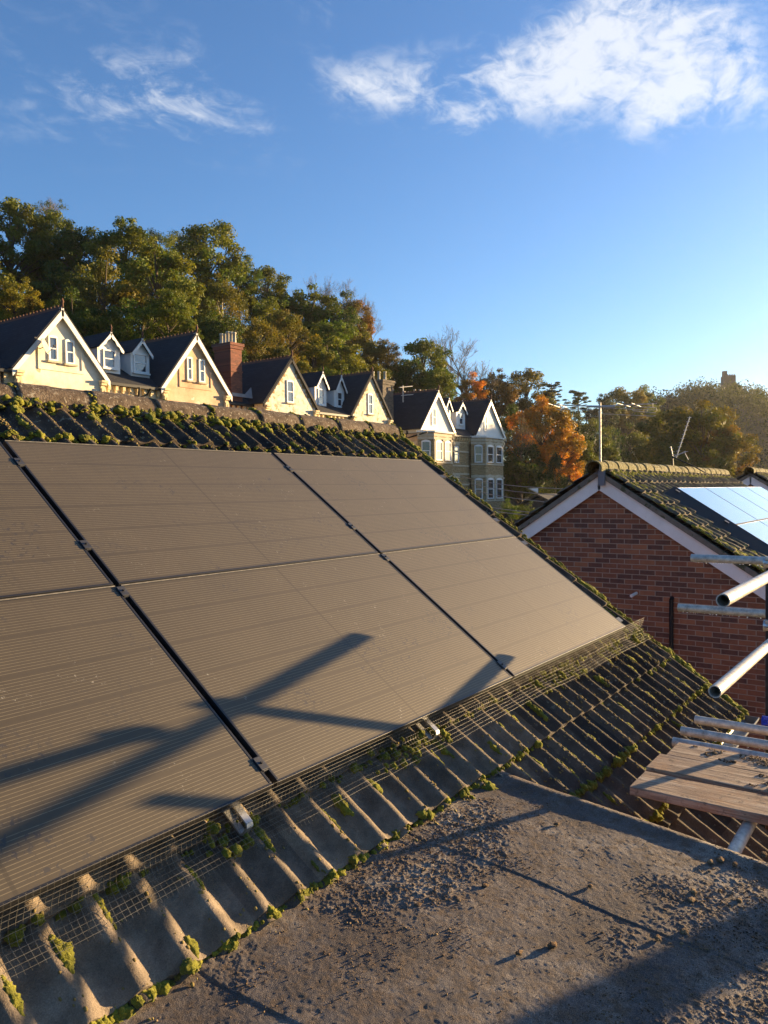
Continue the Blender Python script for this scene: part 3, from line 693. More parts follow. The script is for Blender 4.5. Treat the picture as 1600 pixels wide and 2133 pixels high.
def moss_neighbour(H0, ny, nz, x0, x1, label, n, wmax=4.2):
    rg = np.random.default_rng(int(x0*10)); P = []; S = []
    ct, st = nCT, nST
    for k in range(n):
        x = x0+abs(rg.normal(0, .5))*(x1-x0) if rg.random() < .5 else rg.uniform(x0, x1)
        if x > x1: continue
        r_ = rg.random()
        if r_ < .45: w = rg.uniform(-.02, .26)
        elif r_ < .8: w = round(rg.uniform(.1, wmax)/.295)*.295+.02+rg.normal(0, .015); x = x0+(x-x0)*rg.random()
        else: w = rg.uniform(.2, wmax); x = x0+rg.uniform(0, .25)+(.5*rg.random() if w < 1 else 0)
        if w > .8 and x > x0+.95: continue
        s = rg.uniform(.010, .028); P.append((x, ny-w*ct-.03*st, nz-w*st+.03*ct)); S.append((s, s*1.8, s*.8))
    V, F = scatter(LUMP, np.array(P), np.array(S), ROT, 7)
    o = np_mesh('moss', V, F, MT['moss']); tag(o, label, 'moss', kind='stuff')
moss_neighbour(nb, NAY, NAZ, NX, 19.5, 'golden moss on the roof of the brick house beyond the gap', 2200)
moss_neighbour(third, 4.17, .43, 22.7, 30, 'golden moss on the roof of the third brick house', 1200)
def flat_debris():
    rg = np.random.default_rng(17); P = []; S = []
    n = 130000; X = rg.uniform(.5, FX1-.01, n); Y = rg.uniform(-.6, 1.6, n)
    d = fbm(X*2.1+4, Y*2.1, 5., 4, .6)*.6+.15+.45*fbm(X*9, Y*9, 2.)
    keep = rg.random(n) < np.clip(d*.9+.03, .03, .6); X, Y, d = X[keep], Y[keep], d[keep]
    Z = flat_h(X, Y); X = skew(X, Y); s = np.clip(rg.lognormal(-6.8, .42, len(X)), .0007, .0042)*(1+.5*np.clip(d, 0, 1))
    P = np.stack([X, Y, Z+s*.2], -1); S = np.stack([s*rg.uniform(.7, 1.6, len(X)), s*rg.uniform(.7, 1.6, len(X)), s*rg.uniform(.5, .9, len(X))], -1)
    small = lumps(sub=1, n=6, rough=.6, seed=3)
    V, F = scatter(small, P, S, None, 8)
    o = np_mesh('roof_dirt', V, F, MT['debris']); tag(o, 'dark brown crumbs of dead moss strewn over the flat roof', 'dirt', kind='stuff')
    # few bigger clods, twigs
    P = []; S = []
    for (px, py, s) in [(1500,1795,.016),(1480,1800,.012),(1530,1805,.011),(1445,1862,.010),(1440,1880,.012),(1500,1860,.007),(1160,1720,.011),(1425,1945,.013),(1370,1960,.011),(1150,1975,.014),(1080,1990,.010),(1590,1785,.015),(940,1590,.0),(1540,1880,.009),(1230,1850,.009),(1010,1850,.011),(870,1890,.012)]:
        d = ray(px, py); t = FZ/d.z; P.append((d.x*t, d.y*t, FZ+.008)); s = max(s, .004)*.75; S.append((s*1.5, s, s*.45))
    V, F = scatter(FUZZ, np.array(P), np.array(S), None, 9)
    o = np_mesh('dead_moss', V, F, MT['debris']); tag(o, 'larger clods of dead moss on the flat roof', 'moss', kind='stuff')
flat_debris()

# ================================================================== SOLAR ARRAY
PW, PH = 1.7328, 1.038; GAPX = .0244; GAPY = .009; PX0 = 1.8446
def panel_at(base, right, up, nrm, label, glass, frame, group, name='solar_panel', t=.032, edge=None):
    """one framed panel: local x along the long side, y up the slope, z out of the glass"""
    o = thing(name, label, 'solar panel', (0,0,0), group)
    o.matrix_world = Matrix.Translation(base) @ Matrix((right, up, nrm)).transposed().to_4x4()
    mb = MB(); mb.span((.010, .010, -.004), (PW-.010, PH-.010, -.0012)); local(mb, 'glass', glass, o)
    mb = MB(); w = .010
    mb.span((0, 0, -t), (PW, w, 0)); mb.span((0, PH-w, -t), (PW, PH, 0)); mb.span((0, w, -t), (w, PH-w, 0)); mb.span((PW-w, w, -t), (PW, PH-w, 0))
    local(mb, 'frame', frame, o, .0012)
    if edge:
        mb = MB(); mb.span((.002, PH-.0055, -.0005), (PW-.002, PH-.0005, .0012)); local(mb, 'dusty_edge', edge, o)
    return o
rv, uv, nv = Vector((1,0,0)), Vector((0,CT,ST)), Vector((0,-ST,CT))
cols = {0: 'left of both dark gaps', 1: 'between the two dark gaps', 2: 'beside the mossy verge'}
for c in range(3):
    for r_ in range(2):
        lab = 'dusty dark solar panel in the %s row, %s' % (('lower', 'upper')[r_], cols[c])
        base = RP(PX0+(c-1)*(PW+GAPX), r_*(PH+GAPY), 0)
        panel_at(base, rv, uv, nv, lab, MT['pv'], MT['frame'], 'dusty solar panels on the near roof', edge=MT['frame_edge'])
for k, (v, nm) in enumerate(((.086, 'lowest'), (.9985, 'second lowest'), (1.298, 'second highest'), (1.905, 'highest'))):
    t = thing('mounting_rail', '%s dark rail with clamps in the gaps between the dusty solar panels' % nm, 'mounting rail', RP(1, v, -.07), 'rails under the near solar panels')
    mb = MB(); c = RP(2.2, v, -.058); mb.box(c, (3.3, .02, .022), rv, uv, nv); mb.build('rail', MT['frame'], t)
    for gx in (PX0-GAPX/2, PX0+PW+GAPX/2):
        mb = MB(); c = RP(gx, v, .0035)
        mb.box(c, (.017, .026, .0022), rv, uv, nv); mb.box(RP(gx, v, -.018), (.011, .03, .02), rv, uv, nv)
        o = mb.build('clamp', MT['clamp'], t, .001)
        m2 = MB(); m2.tube([RP(gx, v, .006), RP(gx, v, .012)], .005, 6); b = m2.build('bolt', MT['dark_steel'], None); b.parent = o
# dark strip under each gap so that the gap reads as deep
# roof hooks
for (hx, lab) in ((1.70, 'silver roof hook poking out below the middle lower solar panel, nearer one'), (2.826, 'silver roof hook poking out below the panels, farther one')):
    mb = MB(); w = .014
    pr = [(.05, -.062), (-.055, -.062), (-.064, -.07), (-.064, -.105), (-.055, -.112), (.04, -.112)]
    th_ = .006
    for (a, b) in zip(pr[:-1], pr[1:]):
        A = RP(hx, *a); B = RP(hx, *b); d = (B-A); n = rv.cross(d).normalized()*th_/2
        mb.prism([A-n-rv*w, B-n-rv*w, B+n-rv*w, A+n-rv*w], rv*2*w)
    o = mb.build('roof_hook', MT['alu'], None, .001); tag(o, lab, 'roof hook', 'roof hooks below the panels')
# galvanised bird mesh folded along the foot of the array
def wire_mesh():
    rg = np.random.default_rng(3); sp = .0185
    path = [(.004, .004), (-.002, .003), (-.012, -.03), (-.022, -.062), (-.034, -.078), (-.060, -.086), (-.145, -.090)]
    L = [0]
    for a, b in zip(path[:-1], path[1:]): L.append(L[-1]+math.dist(a, b))
    def at(s):
        for i in range(len(L)-1):
            if s <= L[i+1] or i == len(L)-2:
                f = (s-L[i])/(L[i+1]-L[i]); return (path[i][0]+f*(path[i+1][0]-path[i][0]), path[i][1]+f*(path[i+1][1]-path[i][1]))
    def prof(x):
        t = ((x-X_L)/PER) % 1.0
        return float(roll_profile(t))
    def pt(x, s):
        v, n = at(s); k = min(1, max(0, (s-.06)/.06)); w = vnoise(np.array(x*1.8), np.array(s*6)); w2 = vnoise(np.array(x*7.), np.array(s*18+3))
        v += .010*w*k + .010*k*vnoise(np.array(x*.9), np.array(5.)); n += k*(.006*w2+.006*w)
        return RP(x+.004*w2*k, v, n)
    wires = []
    x = .25; xe = X_R-.10; tot = L[-1]
    xs = np.arange(.25, xe, sp)
    for i, x in enumerate(xs):
        end = tot*(.93+.05*vnoise(np.array(x*2.), np.array(0.)))
        wires.append([pt(x, s) for s in np.linspace(0, end, 9)])
    ss = np.arange(.004, tot*.95, sp*.95)
    for s in ss:
        wires.append([pt(x, s) for x in np.arange(.25, xe, .03)])
    mb = MB()
    for w in wires: mb.tube(w, .00052, 4, cap=False)
    o = mb.build('bird_mesh', MT['galv_wire'], None); tag(o, 'fine galvanised wire mesh folded over the tiles along the foot of the solar panels', 'wire mesh')
MT['galv_wire'] = mottle('galvanised_wire', [(.10,.095,.085),(.27,.255,.22)], 14, .5, None, metallic=.5)
wire_mesh()
# black backing under the array edge is the shaded void itself; electrical cable below the mesh
# neighbour's panels
def neighbour_panels():
    r, u, n = Vector((1,0,0)), Vector((0,nCT,nST)), Vector((0,-nST,nCT))
    x0 = 12.62; off = .17
    words = ['nearest the bargeboard', 'second from the bargeboard', 'third from the bargeboard', 'farthest from the bargeboard']
    for c in range(4):
        for r_ in range(3):
            w = .82+(r_+1)*(PH+.012)
            base = Vector((x0+c*(PW+.02), NAY-w*nCT-off*nST, NAZ-w*nST+off*nCT))
            panel_at(base, r, u, n, 'sky reflecting solar panel on the brick house, %s row, %s' % (('top', 'middle', 'bottom')[r_], words[c]), MT['pv_clean'], MT['frame'], 'solar panels on the brick house')
    mb = MB()
    A = Vector((x0-.015, NAY-.80*nCT-off*nST, NAZ-.80*nST+off*nCT)); L = 3.2
    B = A-u*L; dn = -n*.15
    mb.prism([A, B, B+dn, A+dn], (-.008, 0, 0))
    # sloping skirt standing on the tiles beside the array
    mb.prism([A-Vector((.02,0,0)), B-Vector((.02,0,0)), B+dn*.9-Vector((.32,0,0)), A+dn*.9-Vector((.32,0,0))], n*.006)
    o = mb.build('panel_skirt', MT['black_plastic'], None); tag(o, 'black skirt closing the side of the solar panels on the brick house', 'panel skirt')
    for k in range(4):
        m = MB(); P = A+Vector((-.10, 0, 0))-u*(.10+k*.86)-n*.02
        m.box(P, (.028, .034, .004), r, u, n); b = m.build('latch', MT['grey_plastic'], o)
neighbour_panels()

# ================================================================== SCAFFOLD
def tube_open(p0, p1, r=.02415, mat=None, parent=None, name='ledger', n=28):
    p0, p1 = Vector(p0), Vector(p1); t = (p1-p0).normalized(); a = t.cross(Vector((0,0,1)))
    if a.length < .1: a = t.cross(Vector((1,0,0)))
    a.normalize(); b = t.cross(a); V = []; F = []
    for rr in (r, r-.004):
        for p in (p0, p1): V += [p+(a*math.cos(2*math.pi*k/n)+b*math.sin(2*math.pi*k/n))*rr for k in range(n)]
    for k in range(n):
        j = (k+1) % n; F += [(k, j, n+j, n+k), (2*n+k, 3*n+k, 3*n+j, 2*n+j)]
    mb = MB(); mb.add(V, F, True)
    mb.add(V, [(k, 2*n+k, 2*n+(k+1)%n, (k+1)%n) for k in range(n)]+[(n+k, n+(k+1)%n, 3*n+(k+1)%n, 3*n+k) for k in range(n)], False)
    return mb.build(name, mat or MT['galv'], parent)
scaf = thing('scaffold', 'galvanised tube scaffold standing beside the near house at the right edge', 'scaffold', (4.86, .79, GZ))
T1 = ray(1506, 1251, 2.72); T2 = ray(1489, 1441, 2.98)
tube_open(T1, T1+Vector((2.02, 0, 0)), parent=scaf, name='ledger')
tube_open(T2, T2+Vector((2.0, -.02, 0)), parent=scaf, name='ledger')
# transoms pointing back towards the roof
A = ray(1440, 1162); sc = 5.02/A.x; A = A*sc; tube_open(A, A+Vector((.02, -1.9, -.005)), parent=scaf, name='transom')
Bp = ray(1413, 1265); sc = 5.00/Bp.x; Bp = Bp*sc; tube_open(Bp, Bp+Vector((.0, -1.9, .0)), parent=scaf, name='transom')
C1 = ray(1448, 1499); C1 = C1*(4.62/C1.x); tube_open(C1, C1+Vector((0, -1.8, 0)), parent=scaf, name='transom')
C2 = ray(1419, 1522); C2 = C2*(4.32/C2.x); tube_open(C2, C2+Vector((0, -1.8, 0)), parent=scaf, name='transom')
C3 = ray(1402, 1545); C3 = C3*(4.12/C3.x); tube_open(C3, C3+Vector((0, -1.8, 0)), parent=scaf, name='transom')
tube_open((4.875, .793, GZ), (4.875, .793, -.42), parent=scaf, name='standard', mat=MT['dark_steel'])
tube_open((4.60, .52, GZ), (4.60, .52, -.55), parent=scaf, name='standard')
q_ = ray(1562, 1715); q_ = q_*(-1.37/q_.z); tube_open((2.96, q_.y, -1.37), (5.0, q_.y, -1.37), parent=scaf, name='ledger')
def coupler(c, ax, nm='coupler', mat=None):
    mb = MB(); c = Vector(c); ax = Vector(ax).normalized()
    mb.tube([c-ax*.025, c+ax*.025], .034, 14); mb.tube([c+Vector((-.035, .0, .0)), c+Vector((-.055, .012, 0))], .008, 6); mb.box(c+Vector((-.03,.0,.03)), (.012,.014,.01)); mb.build(nm, mat or MT['alu'], scaf, .002)
coupler((4.875, .80, A.z), (0,1,0)); coupler((4.875, .80, Bp.z-.05), (0,1,0)); coupler((4.83, .80, C1.z-.01), (0,1,0), mat=MT['blue_paint']); coupler((4.875, .63, T1.z), (1,0,0)); coupler((4.875, .71, T2.z), (1,0,0))
# rain drops hanging under the transoms
mb = MB(); rr = random.Random(4)
dr = lumps(sub=1, n=1, rough=0)[0]; Pd = []; Sd = []
for (P0, ln) in ((A, .75), (Bp, .8), (C2, .7)):
    y = .03
    while y < ln:
        Pd.append((P0.x, P0.y-y, P0.z-.0265)); s = rr.uniform(.0022, .004); Sd.append((s, s, s*1.2)); y += rr.uniform(.012, .05)
V, F = scatter([dr], np.array(Pd), np.array(Sd)); dd = np_mesh('water_drop', V, F, MT['water'], scaf); dd['kind'] = 'stuff'
# boards
def board(x0, x1, y0, y1, z, label, seed, t=.038):
    rg = random.Random(seed); L = y1-y0; n = 40; V = []; F = []
    o = bpy.data.objects.new('scaffold_board', bpy.data.meshes.new('scaffold_board')); 
    ys = [y0+L*i/n for i in range(n+1)]; ring = [(x0+.002, -t), (x1-.002, -t), (x1, -t+.004), (x1, -.004), (x1-.004, 0), ((x0+x1)/2, .0), (x0+.004, 0), (x0, -.004), (x0, -t+.004)]; k = len(ring)
    for y in ys:
        dz = .0015*math.sin(y*5+seed); dx = .002*math.sin(y*2.1+seed)
        V += [(a+dx+rg.uniform(-.0008,.0008), y, z+b+dz+rg.uniform(-.0006,.0006)) for a, b in ring]
    for i in range(n):
        for j in range(k): F.append((i*k+j, i*k+(j+1)%k, (i+1)*k+(j+1)%k, (i+1)*k+j))
    F += [tuple(range(k)), tuple(n*k+j for j in range(k))[::-1]]
    mb = MB(); mb.add(V, F); o = mb.build('scaffold_board', MT['timber'])
    return tag(o, label, 'scaffold board', 'scaffold boards beside the roof')
BZ = -1.30
def bx(px, py): d = ray(px, py); return d*(BZ/d.z)
p1, p2, p3, p4 = bx(1312, 1638), bx(1345, 1601), bx(1380, 1576), bx(1432, 1545)
board(p1.x, p1.x+.225, -1.6, p1.y, BZ, 'weathered scaffold board nearest the flat roof, lying by itself across the gap', 1)
board(p1.x+.262, p1.x+.262+.225, -1.6, p2.y, BZ+.004, 'dirty middle scaffold board strewn with crumbs of moss', 2)
board(p1.x+.262+.229, p1.x+.262+.229+.225, -1.6, p3.y-.01, BZ+.002, 'scaffold board farthest from the flat roof, below the lowest tubes', 3)
# crumbs on the boards
rg = np.random.default_rng(23); n = 6000; X = rg.uniform(p1.x+.27, p1.x+.70, n); Y = rg.uniform(.1, 1.0, n); k = fbm(X*5, Y*5, 2., 3) > -.1; X, Y = X[k], Y[k]; s = rg.lognormal(-6.1, .5, len(X))
V, F = scatter(lumps(sub=1, n=4, rough=.6, seed=3), np.stack([X, Y, np.full(len(X), BZ+.005)], -1), np.stack([s*1.2, s, s*.7], -1), None, 4)
o = np_mesh('moss_crumbs', V, F, MT['debris']); tag(o, 'crumbs of dead moss on the scaffold boards', 'crumbs', kind='stuff')
# unseen upright board, added out of frame to cast the shadow band on the felt
mb = MB(); c = Vector((8.0, -1.97, -1.1)); d = Vector((.39, .92, 0)).normalized(); e = Vector((-.92, .39, 0)).normalized()
mb.box(c, (.105, .019, 1.6), d, e, (0,0,1)); o = mb.build('shadow_caster_board', MT['timber'], None, .002); tag(o, 'unseen board added out of view to the right to cast a shadow band on the flat roof', 'board')
# blue bag hanging below the boards
# yellow timber post piece at far right edge below boards
mb = MB(); P = bx(1597, 1735); mb.box(P+Vector((.10,-.03,-.25)), (.03,.02,.22)); o = mb.build('timber_batten', mottle('yellow_timber', [(.45,.28,.07),(.6,.4,.12)], 6, .7, None)); tag(o, 'short yellow timber batten at the right edge below the scaffold boards', 'batten')

# ================================================================== AERIALS AND CABLES
def aerial_big():
    base = Vector((NX-.06, 4.128, .10)); t = thing('tv_aerial', 'tall aerial mast with long horizontal aerial on the brick house gable peak', 'aerial', base)
    mb = MB(); mb.tube([base+Vector((0,0,-.03)), base+Vector((0,.002,1.19))], .0165, 10); mb.build('mast', MT['galv'], t)
    mb = MB(); mb.box(base+Vector((0,-.02,.06)), (.035,.045,.11)); mb.tube([base+Vector((0,.09,.13)), base+Vector((0,-.06,.13))], .012, 6); mb.build('wall_bracket', MT['grey_plastic'], t, .004)
    top = base+Vector((0,0,1.13)); D = (RGT*1.0+FWD*.05).normalized(); up = Vector((0,0,1)); C = FWD
    mb = MB(); mb.tube([top-D*.20, top+D*.22], .016, 8); mb.build('boom_clamp', MT['alu'], t)
    mb = MB(); mb.tube([top-D*.72-up*.0+up*.02, top, top+D*.86+up*.05], .009, 6); mb.build('boom', MT['galv'], t)
    mb = MB()
    for (a, h, L, dx) in ((-.70,.03,.42,.35), (-.55,.0,.40,.30), (-.40,-.02,.46,-.3), (.36,.06,.4,.5), (.55,.07,.38,.4), (.80,.06,.36,.2)):
        p = top+D*a+up*h*.4; q = (C*1.0+D*dx*1.8).normalized(); mb.tube([p-q*L*.6, p+q*L*.6], .005, 5)
    q = (C+D*.9).normalized()
    for h in (-.02, -.11):
        mb.tube([top+up*h+D*.05, top+up*(h-.03)+D*.80, top+up*(h+.04-.06)+D*.845], .005, 5)
    mb.tube([top-D*.60-up*.06, top-D*.50+up*.10, top-D*.44+up*.06], .005, 5); mb.tube([top-D*.66-up*.05, top-D*.10-up*.05], .005, 5)
    mb.tube([top+D*.48-up*.04, top+D*.50-up*.06, top+D*.84-up*.09, top+D*.865-up*.05, top+D*.84-up*.01, top+D*.5+up*.0], .006, 5)
    mb.build('element', MT['galv'], t)
    mb = MB(); pts = [top+D*.10-up*.03]
    for k in range(9): f = k/8; pts.append(top+D*(.10+.75*f)-up*(.05+1.12*f**1.2)+FWD*.3*f)
    mb.tube(pts, .003, 4); mb.build('cable', MT['black_plastic'], t)
aerial_big()
def aerial_small():
    P = lambda x, y: ray(x, y, 15.2); b = P(1404, 955); t = thing('tv_aerial', 'small tilted rod aerial with short rungs behind the brick house ridge', 'aerial', b)
    mb = MB(); mb.tube([P(1408, 955), P(1437, 868)], .011, 6); mb.build('boom', MT['galv'], t)
    mb = MB(); a, c = P(1408, 955), P(1437, 868); q = (RGT*.96+UPV*.10+FWD*.25).normalized()
    for k in range(10):
        p = a.lerp(c, (k+.8)/10); mb.tube([p-q*.045, p+q*.045], .006, 5)
    mb.build('element', MT['galv'], t)
    mb = MB()
    for k in range(4): p = P(1397+k*3, 932+k*7); mb.tube([p-RGT*.03+UPV*.0, p+RGT*.05-UPV*.02], .006, 5)
    for k in range(4): p = P(1412+k*5, 947-k*2); mb.tube([p-RGT*.03-UPV*.01, p+RGT*.06+UPV*.01], .006, 5)
    mb.tube([P(1397, 930), P(1402, 952)], .01, 5); mb.tube([P(1402,952), P(1428, 940)], .01, 5); mb.tube([P(1425, 940), P(1434, 958)], .007, 5); mb.build('reflector', MT['galv'], t)
    mb = MB(); mb.tube([P(1402, 952), P(1447, 972), ray(1470, 985, 15.4)], .013, 6); mb.tube([P(1401, 950), P(1402, 975), ray(1402, 1000, 15.2)], .013, 6); mb.build('mast', MT['black_plastic'], t)
aerial_small()
for k, (a, b, y1, y2) in enumerate(((950, 1240, 990, 1021), (950, 1240, 999, 1036), (930, 1200, 1005, 1052), (900, 1150, 1026, 1072), (900, 1130, 1034, 1076))):
    P0 = ray(a, y1, 62); P1 = ray(b, y2, 30); pts = [P0.lerp(P1, f/12)-Vector((0,0,1.0*math.sin(math.pi*f/12)*.25)) for f in range(13)]
    mb = MB(); mb.tube(pts, .018, 4)
    o = mb.build('overhead_cable', MT['grey_plastic']); tag(o, '%s overhead cable crossing in front of the tall bay windowed villa' % ('topmost', 'second highest', 'middle', 'second lowest', 'lowest')[k], 'cable', 'overhead cables')
for k, (x1, y1, x2, y2) in enumerate(((1545, 962, 1640, 970), (1545, 956, 1640, 962))):
    pass

# ================================================================== VICTORIAN VILLAS (facades on the plane y = 33)
FY = 33.0
def window(mb_parent, x0, x1, z0, z1, y, label=None, bars=1, pane=None, arch=.06, sill=True, frame_w=.07, name='window', nx=(1,0,0), blind=.5):
    """sash window set in a facade at y; outward is -y (or the normal of nx)"""
    X = Vector(nx).normalized(); N = X.cross(Vector((0,0,1))); N = N.normalized()   # outward for X=+x is -y
    O = Vector((x0, y, z0)); w = x1-x0; h = z1-z0
    p = lambda a, b, c: O+X*a+Vector((0,0,b))+N*c
    def bar(mb, a0, b0, a1, b1, c0, c1):
        mb.box((p(a0,b0,c0)+p(a1,b1,c1))/2, (abs(a1-a0)/2, abs(c1-c0)/2, abs(b1-b0)/2), X, N, (0,0,1))
    mb = MB(); fw = frame_w
    bar(mb, 0, 0, fw, h, .0, .06); bar(mb, w-fw, 0, w, h, .0, .06); bar(mb, fw, h-fw, w-fw, h, .0, .06); bar(mb, fw, 0, w-fw, fw*1.1, .0, .06)
    if arch: mb.prism([p(0, h, 0)]+[p(w*t, h+arch*math.sin(math.pi*t), 0) for t in (.15,.3,.5,.7,.85)]+[p(w, h, 0)], N*.055)
    f = mb.build(name, MT['white2'], mb_parent)
    mb = MB(); bar(mb, fw+.002, h*.48, w-fw-.002, h*.48+.055, .02, .05); bar(mb, fw+.002, fw, fw+.035, h*.48, .012, .036); bar(mb, w-fw-.035, fw, w-fw-.002, h*.48, .012, .036)
    s = mb.build('sash_bar', MT['white2'], f)
    mb = MB(); bar(mb, fw, fw, w-fw, h-fw, .004, .012); g = mb.build('pane', pane or MT['glass'], f)
    if sill:
        mb = MB(); bar(mb, -.09, -.09, w+.09, -.004, .0, .16); mb.build('sill', MT['dressing'] if sill != 'w' else MT['white2'], f)
    return f
def gable_wing(H, xa, za, xl, xr, ze, wall, depth=9, barge='white', y=FY, zb=GZ, oh=.20, crest=True, stepped=None, inset=.28):
    """projecting gabled wing; the ridge runs away in +y"""
    ml = (za-ze)/(xa-xl); mr = (za-ze)/(xr-xa); drop = .22
    zl = za-drop-ml*(xa-xl-inset); zr = za-drop-mr*(xr-xa-inset)
    mb = MB(); mb.prism([(xl+inset, y, zb), (xr-inset, y, zb), (xr-inset, y, zr), (xa, y, za-drop), (xl+inset, y, zl)], (0, depth, 0)); mb.build('wall', MT[wall], H)
    for (xe, s) in ((xl, -1), (xr, 1)):
        n = Vector((s*(za-ze), 0, abs(xe-xa))).normalized(); A = Vector((xa, y-oh, za)); B = Vector((xe, y-oh, ze))
        mb = MB(); mb.prism([A, B, B-n*.07, A-n*.07], (0, depth+oh, 0)); mb.build('roof_slope', MT['slate'], H)
        # bargeboard
        d = (B-A).normalized(); w = .26 if barge else .14
        mb = MB(); q = Vector((0, .05, 0)); A2 = A-n*.074; B2 = B-n*.074+d*.05; A2.y = B2.y = y-oh-.02; dn = Vector((0,0,-w/abs(n.z)*.9))
        mb.prism([A2, B2, B2+dn*.8, A2+dn], q); mb.build('bargeboard', MT['white'] if barge else MT['roof_far'], H)
        if barge:   # thin inner moulding under the soffit and the soffit itself
            mb = MB(); A3 = A-n*.08; B3 = B-n*.08; A3.y = B3.y = y-oh+.04; mb.prism([A3, B3, B3-n*.02, A3-n*.02], (0, oh-.06, 0)); mb.build('soffit', MT['white2'], H)
        # corbel bracket under the eave end
        xb = xe+(-s)*.36
        mb = MB()
        for j, (dy, hz) in enumerate(((.30, .10), (.22, .22), (.12, .36), (.18, .48))):
            mb.box((xb, y-dy/2, ze-.05-hz), (.17-.02*j, dy/2+.005, .055))
        mb.box((xb-.07, y-.10, ze-.62), (.045, .09, .09)); mb.box((xb+.07, y-.10, ze-.62), (.045, .09, .09)); mb.build('corbel', MT['corbel'], H)
    if crest:
        mb = MB(); mb.prism([(xa-.09, y-oh, za-.10), (xa, y-oh, za+.05), (xa+.09, y-oh, za-.10)], (0, depth+oh, 0))
        k = y-oh+.1
        while k < y+depth: mb.box((xa, k, za+.07), (.022, .075, .05)); k += .3
        mb.tube([(xa, y-oh, za), (xa, y-oh, za+.16), (xa, y-oh, za+.22), (xa, y-oh, za+.40)], [.05, .05, .085, .02], 8)
        mb.build('ridge_crest', MT['terracotta'], H)
    if stepped:   # stepped brick quoins climbing the rakes
        for (xe, s, m_) in ((xl, -1, ml), (xr, 1, mr)):
            mb = MB(); z = ze+.1
            while z < za-.9:
                xo = xa+s*((za-drop-z)/m_-.02); xi = xo-s*(.34 if int(z/.28) % 2 else .24)
                mb.prism([(xi, y-.03, z), (xo, y-.03, z), (xa+s*max(0, (za-drop-z-.26)/m_), y-.03, z+.26), (xi, y-.03, z+.26)], (0, .028, 0)); z += .28
            mb.build('stepped_quoin', MT['ochre'], H)
def dormer(H, xc, w, ztop, zeave, zbot, y, cheek, scallop=True, win=None, pane=None, depth=3.2):
    D = None
    mb = MB(); hw = w/2-.10
    mb.prism([(xc-hw, y, zbot), (xc+hw, y, zbot), (xc+hw, y, zeave), (xc, y, ztop-.18), (xc-hw, y, zeave)], (0, depth, 0)); D = mb.build('dormer', MT[cheek], H)
    for s in (-1, 1):
        A = Vector((xc, y-.22, ztop)); B = Vector((xc+s*w/2, y-.22, zeave-.02)); n = Vector((s*(ztop-zeave), 0, w/2)).normalized()
        mb = MB(); mb.prism([A, B, B-n*.05, A-n*.05], (0, depth+.2, 0)); mb.build('dormer_roof', MT['slate'], D)
        mb = MB(); d = (B-A); pts = [A-n*.055]; pts.append(B-n*.055+d.normalized()*.04)
        k = 6
        for i in range(k+1):
            f = 1-i/k; pts.append(A+d*f-n*.055-Vector((0,0,(.20 if not scallop else (.24 if i % 2 else .16)))))
        for p_ in pts: p_.y = y-.26
        mb.prism(pts, (0, .04, 0)); mb.build('dormer_bargeboard', MT['white2'], D)
    mb = MB(); mb.tube([(xc, y-.24, ztop-.02), (xc, y-.24, ztop+.12), (xc, y-.24, ztop+.17), (xc, y-.24, ztop+.34)], [.035,.035,.06,.012], 6); mb.build('finial', MT['terracotta'], D)
    window(D, xc-win[0]/2, xc+win[0]/2, win[1], win[2], y-.004, arch=0, sill='w', pane=pane)
    return D
def main_block(H, x0, x1, ze, zr, y, wall, depth=4.6):
    mb = MB(); mb.span((x0, y, GZ), (x1, y+depth*2, ze)); mb.build('wall', MT[wall], H)
    mb = MB(); mb.prism([(x0, y-.25, ze+.02), (x0, y+depth, zr), (x0, y+2*depth, ze+.02), (x0, y+2*depth, ze-.06), (x0, y+depth, zr-.10), (x0, y-.25, ze-.06)], (x1-x0, 0, 0)); mb.build('roof_slope', MT['slate'], H)
    mb = MB(); mb.span((x0, y-.34, ze-.16), (x1, y-.24, ze-.03)); mb.build('gutter', MT['black_plastic'], H)
    mb = MB(); x = x0+.15
    while x < x1-.1:
        mb.box((x, y-.10, ze-.28), (.075, .11, .10)); mb.box((x, y-.07, ze-.44), (.05, .07, .06)); x += .42
    mb.span((x0, y-.05, ze-.62), (x1, y-.003, ze-.55)); mb.build('dentil_course', MT['corbel'], H)
def chimney(H, x0, x1, y0, y1, z0, z1, mat, pots, potmat='pot', ph=.62, rows=1):
    mb = MB(); mb.span((x0, y0, z0), (x1, y1, z1-.35)); mb.span((x0-.07, y0-.07, z1-.35), (x1+.07, y1+.07, z1-.16)); mb.span((x0-.12, y0-.12, z1-.16), (x1+.12, y1+.12, z1)); mb.span((x0-.04, y0-.04, z0+(z1-z0)*.62), (x1+.04, y1+.04, z0+(z1-z0)*.62+.10))
    C = mb.build('chimney', MT[mat], H)
    for k in range(pots):
        for r_ in range(rows):
            px = (x0+x1)/2 if y1-y0 > x1-x0 else x0+(k+.5)*(x1-x0)/pots
            py = y0+(k+.5)*(y1-y0)/pots if y1-y0 > x1-x0 else (y0+y1)/2
            if rows > 1: px += (r_-.5)*.36
            mb = MB(); r0 = .112; hh = ph*(1+.08*((k*7+r_*3) % 3-1))
            mb.tube([(px, py, z1-.01), (px, py, z1+.06), (px, py, z1+hh-.10), (px, py, z1+hh-.09), (px, py, z1+hh)], [r0*1.1, r0, r0*.88, r0*1.12, r0*1.08], 8); mb.build('chimney_pot', MT[potmat], C)
    return C

